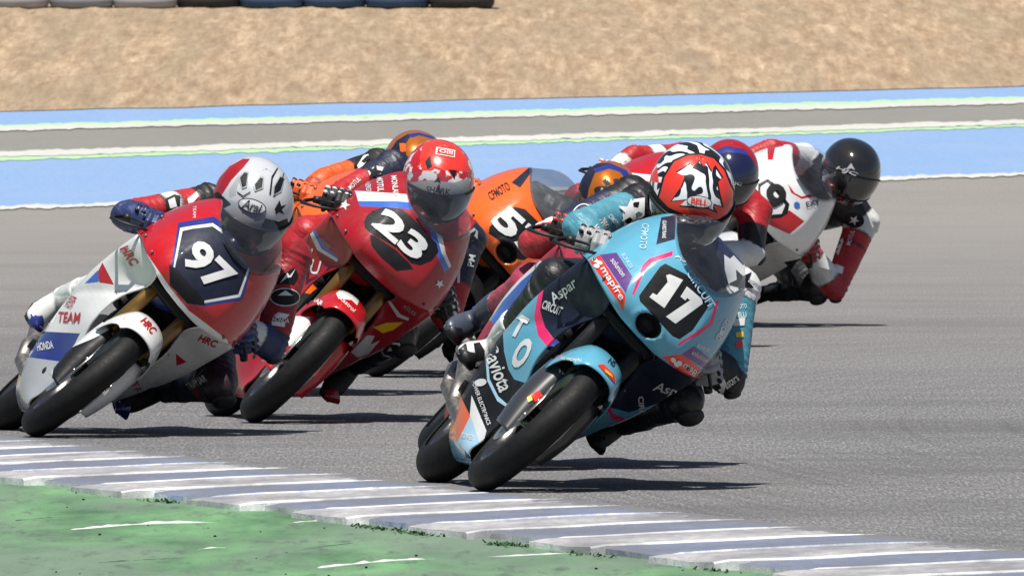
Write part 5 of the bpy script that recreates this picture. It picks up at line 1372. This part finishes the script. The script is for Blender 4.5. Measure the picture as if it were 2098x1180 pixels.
# ---- red, tucked in right behind the leader
mB = motorcycle(FB_, 'crimson racing motorcycle tucked in directly behind the teal leader', dict(nose=paint('crimson_pink', (.34, .022, .05, 1), rough=.4, coat=.1), side=paint('crimson_pink', (.34, .022, .05, 1)), fender=DKBLUE, guard=DKBLUE, tank=DKBLUE, tail=REDP, fork=BODYBLK, intake=INT,
    side_areas=[([(-0.297, 0.423), (-0.312, 0.498), (-0.318, 0.592), (-0.311, 0.69), (-0.28, 0.695), (-0.269, 0.58), (-0.254, 0.495), (-0.23, 0.419)], MIDBLUE), ([(-0.306, 0.423), (-0.321, 0.498), (-0.327, 0.592), (-0.324, 0.686), (-0.311, 0.69), (-0.318, 0.592), (-0.312, 0.498), (-0.294, 0.421)], WHITEP)]))
rB = rider(FB_, 'person in navy and crimson leathers with yellow helmet hidden behind the leader', dict(head=(-0.055, 0.8, 1.224), kR=(-0.209, 0.6, 0.646), aR=(-0.219, 0.17, 0.469), tR=(-0.26, 0.32, 0.387), sR=(-0.162, 0.46, 1.117), eR=(-0.302, 0.66, 0.759)),
    dict(torso=NAVYC, uarmR=[(.30, BLKC), (.75, NAVYC), (1, WHTC)], farmR=[(.6, (.42, .03, .04)), (1, BLKC)], uarmL=NAVYC, farmL=NAVYC, thighR=[(.55, (.03, .05, .25)), (1, (.36, .04, .08))], calfR=[(.6, (.40, .05, .09)), (1, (.04, .05, .30))], thighL=NAVYC, calfL=NAVYC, neck=BLKC),
    dict(base=paint('fluo_yellow', (.62, .75, .03, 1)), visor=VISOR), (32, 4, 8), glove=(FABBLK, MAPRED, plain('teal_cuff', (.12, .30, .34, 1), .5)), boot=(plain('slate_boot', (.05, .06, .09, 1), .4), FABBLK, BLACKP))
bp(rB, oval(-0.336, 0.897, .032, .042, 10), WHITEP); bp(rB, oval(-0.336, 0.897, .028, .038, 10), NAVY, .005); bp(rB, [(-0.341, 0.883), (-0.356, 0.915), (-0.331, 0.911), (-0.318, 0.886)], REDP, .007)
Bd(rB, 'TEAM', -0.355, 0.826, 6, 0.0204, 0.048, NAVY, bold=.02)
bp(rB, [(-0.291, 0.931), (-0.311, 0.971), (-0.294, 0.967), (-0.3, 0.99), (-0.281, 0.963), (-0.291, 0.961)], WHITEP);
Bd(rB, 'HONDA', -0.289, 0.45, 108, 0.0316, 0.0694, WHITEP, bold=.01)

# ---- white and red, far right, black helmet
mD = motorcycle(FD_, 'white and red racing motorcycle at the far right of the pack', dict(nose=WHITEP, side=WHITEP, fender=WHITEP, guard=DKBLUE, tank=REDP, tail=WHITEP, fork=BODYBLK,
    nose_areas=[([(-0.063, 0.71), (-0.026, 0.777), (-0.007, 0.849), (0.081, 0.869), (0.079, 0.774)], REDP), ([(-0.2, 0.818), (-0.189, 0.869), (-0.16, 0.877), (-0.029, 0.868), (0, 0.832), (-0.007, 0.793), (-0.047, 0.74), (-0.093, 0.725)], BLACKP), ([(-0.182, 0.819), (-0.177, 0.854), (-0.153, 0.86), (-0.04, 0.85), (-0.019, 0.81), (-0.061, 0.752), (-0.1, 0.743)], WHITEP), ([(-0.11, 0.927), (-0.054, 0.922), (-0.018, 0.936), (0.024, 1.031), (0.045, 1.018), (-0.01, 0.928), (-0.065, 0.91)], REDP), ([(-0.326, 0.989), (-0.275, 1.048), (-0.256, 1.032), (-0.277, 0.995), (-0.241, 0.948), (-0.257, 0.929)], REDP)],
    side_areas=[([(-0.105, 0.636), (-0.015, 0.701), (0.076, 0.743), (-0.017, 0.56)], WHITEP)], side2_areas=[([(0.164, 0.667), (0.237, 0.801), (0.411, 0.849), (0.388, 0.671)], BLACKP)]))
W(mD, 'nose', '9', -0.106, 0.822, 1, 0.1537, 0.1039, BLACKP, bold=.03, off=.004, name='number'); W(mD, 'nose', 'EXY', 0.041, 0.956, 61, 0.0249, 0.0665, NAVY, bold=.02)
patch(FD_, mD['bvh'], mD['nose'], oval(-0.003, 0.892, .016, .014), MIDBLUE, .003)
rD = rider(FD_, 'person in red and white leathers with glossy black helmet at the far right', dict(HANG, head=(0.137, 0.8, 1.263), sL=(0.39, 0.52, 1.18), eL=(0.529, 0.66, 0.854), kL=(0.457, 0.62, 0.777), aL=(0.39, 0.2, 0.654), sR=(-0.014, 0.5, 1.164), eR=(-0.175, 0.66, 1.052)),
    dict(torso=BLKC, uarmR=[(.5, WHTC), (1, REDC)], farmR=REDC, uarmL=[(.25, WHTC), (.42, REDC), (1, (.38, .014, .02))], farmL=[(.25, (.36, .02, .03)), (.6, WHTC), (1, REDC)], thighR=WHTC, calfR=WHTC, thighL=BLKC, calfL=BLKC, neck=(.45, .43, .41)),
    dict(base=paint('gloss_black_helmet', (.012, .011, .010, 1), rough=.08, coat=1, dirt=.03), scale=1.12, visor=VISOR), (14, 10, 16), glove=(plain('red_glove', (.3, .02, .02, 1), .5), WHITEP, FABBLK), boot=(WHITEP, FABBLK, REDP))
H(rD, 'HJC', 0.036, 1.18, 29, 0.0249, 0.108, GREY, bold=.02, shear=.2, off=.006); hp(rD, [(0.025, 1.184), (0.019, 1.222), (0.057, 1.214), (0.038, 1.206)], GREY, .006)
bp(rD, oval(0.238, 1.056, .048, .036, 40), BLACKP); bp(rD, star(0.238, 1.056, .026, 40), WHITEP, .005)
bp(rD, [(0.266, 0.898), (0.237, 0.978), (0.28, 0.952), (0.314, 0.889), (0.285, 0.881)], WHITEP); bp(rD, [(0.278, 0.772), (0.26, 0.815), (0.374, 0.87), (0.393, 0.842)], WHITEP); Bd(rD, 'MOTUL', 0.289, 0.988, 121, 0.0216, 0.0748, WHITEP, bold=.01)

# ---- red, behind the leader's helmet
mC = motorcycle(FC_, 'red and white racing motorcycle glimpsed behind the leader with the navy helmet', dict(nose=REDP, side=WHITEP, fender=REDP, guard=REDP, tank=DKBLUE, tail=REDP, fork=BODYBLK, intake=INT, nose_areas=[([(-0.275, 0.882), (-0.162, 0.984), (-0.152, 0.953), (-0.255, 0.863)], WHITEP)]))
rC = rider(FC_, 'person in red and white leathers with navy and red helmet right of the leader', dict(HANG, head=(0.111, 0.8, 1.274), sR=(-0.04, 0.5, 1.188), eR=(-0.215, 0.66, 1.013), sL=(0.339, 0.52, 1.278), eL=(0.464, 0.66, 1.122)),
    dict(torso=REDC, uarmR=[(.5, REDC), (.75, WHTC), (1, REDC)], farmR=[(.4, REDC), (.7, WHTC), (1, REDC)], uarmL=[(.5, REDC), (1, BLKC)], farmL=[(.5, WHTC), (1, REDC)], thighR=REDC, calfR=WHTC, thighL=NAVYC, calfL=WHTC, neck=BLKC),
    dict(base=paint('navy_helmet', (.010, .012, .05, 1), rough=.12, coat=1, dirt=.03), scale=1.05, visor=VISOR, areas=[([(-0.12, 1.192), (-0.133, 1.236), (-0.114, 1.294), (-0.066, 1.347), (-0.005, 1.367), (0.061, 1.345), (0.105, 1.311), (0.048, 1.33), (-0.014, 1.333), (-0.079, 1.284), (-0.099, 1.227), (-0.091, 1.176)], DRED), ([(-0.097, 1.193), (-0.094, 1.233), (-0.078, 1.283), (-0.013, 1.331), (0.028, 1.332), (-0.005, 1.313), (-0.059, 1.265), (-0.073, 1.214)], DKBLUE)]),
    (22, 4, 10), glove=(MATS['red_glove'], WHITEP, FABBLK), boot=(WHITEP, FABBLK, REDP))
H(rC, 'HJC', 0.074, 1.199, 34, 0.0175, 0.0557, GREY, bold=.02, off=.006)
Bd(rC, 'HONDA', -0.308, 0.911, 43, 0.0271, 0.1194, WHITEP, bold=.02)
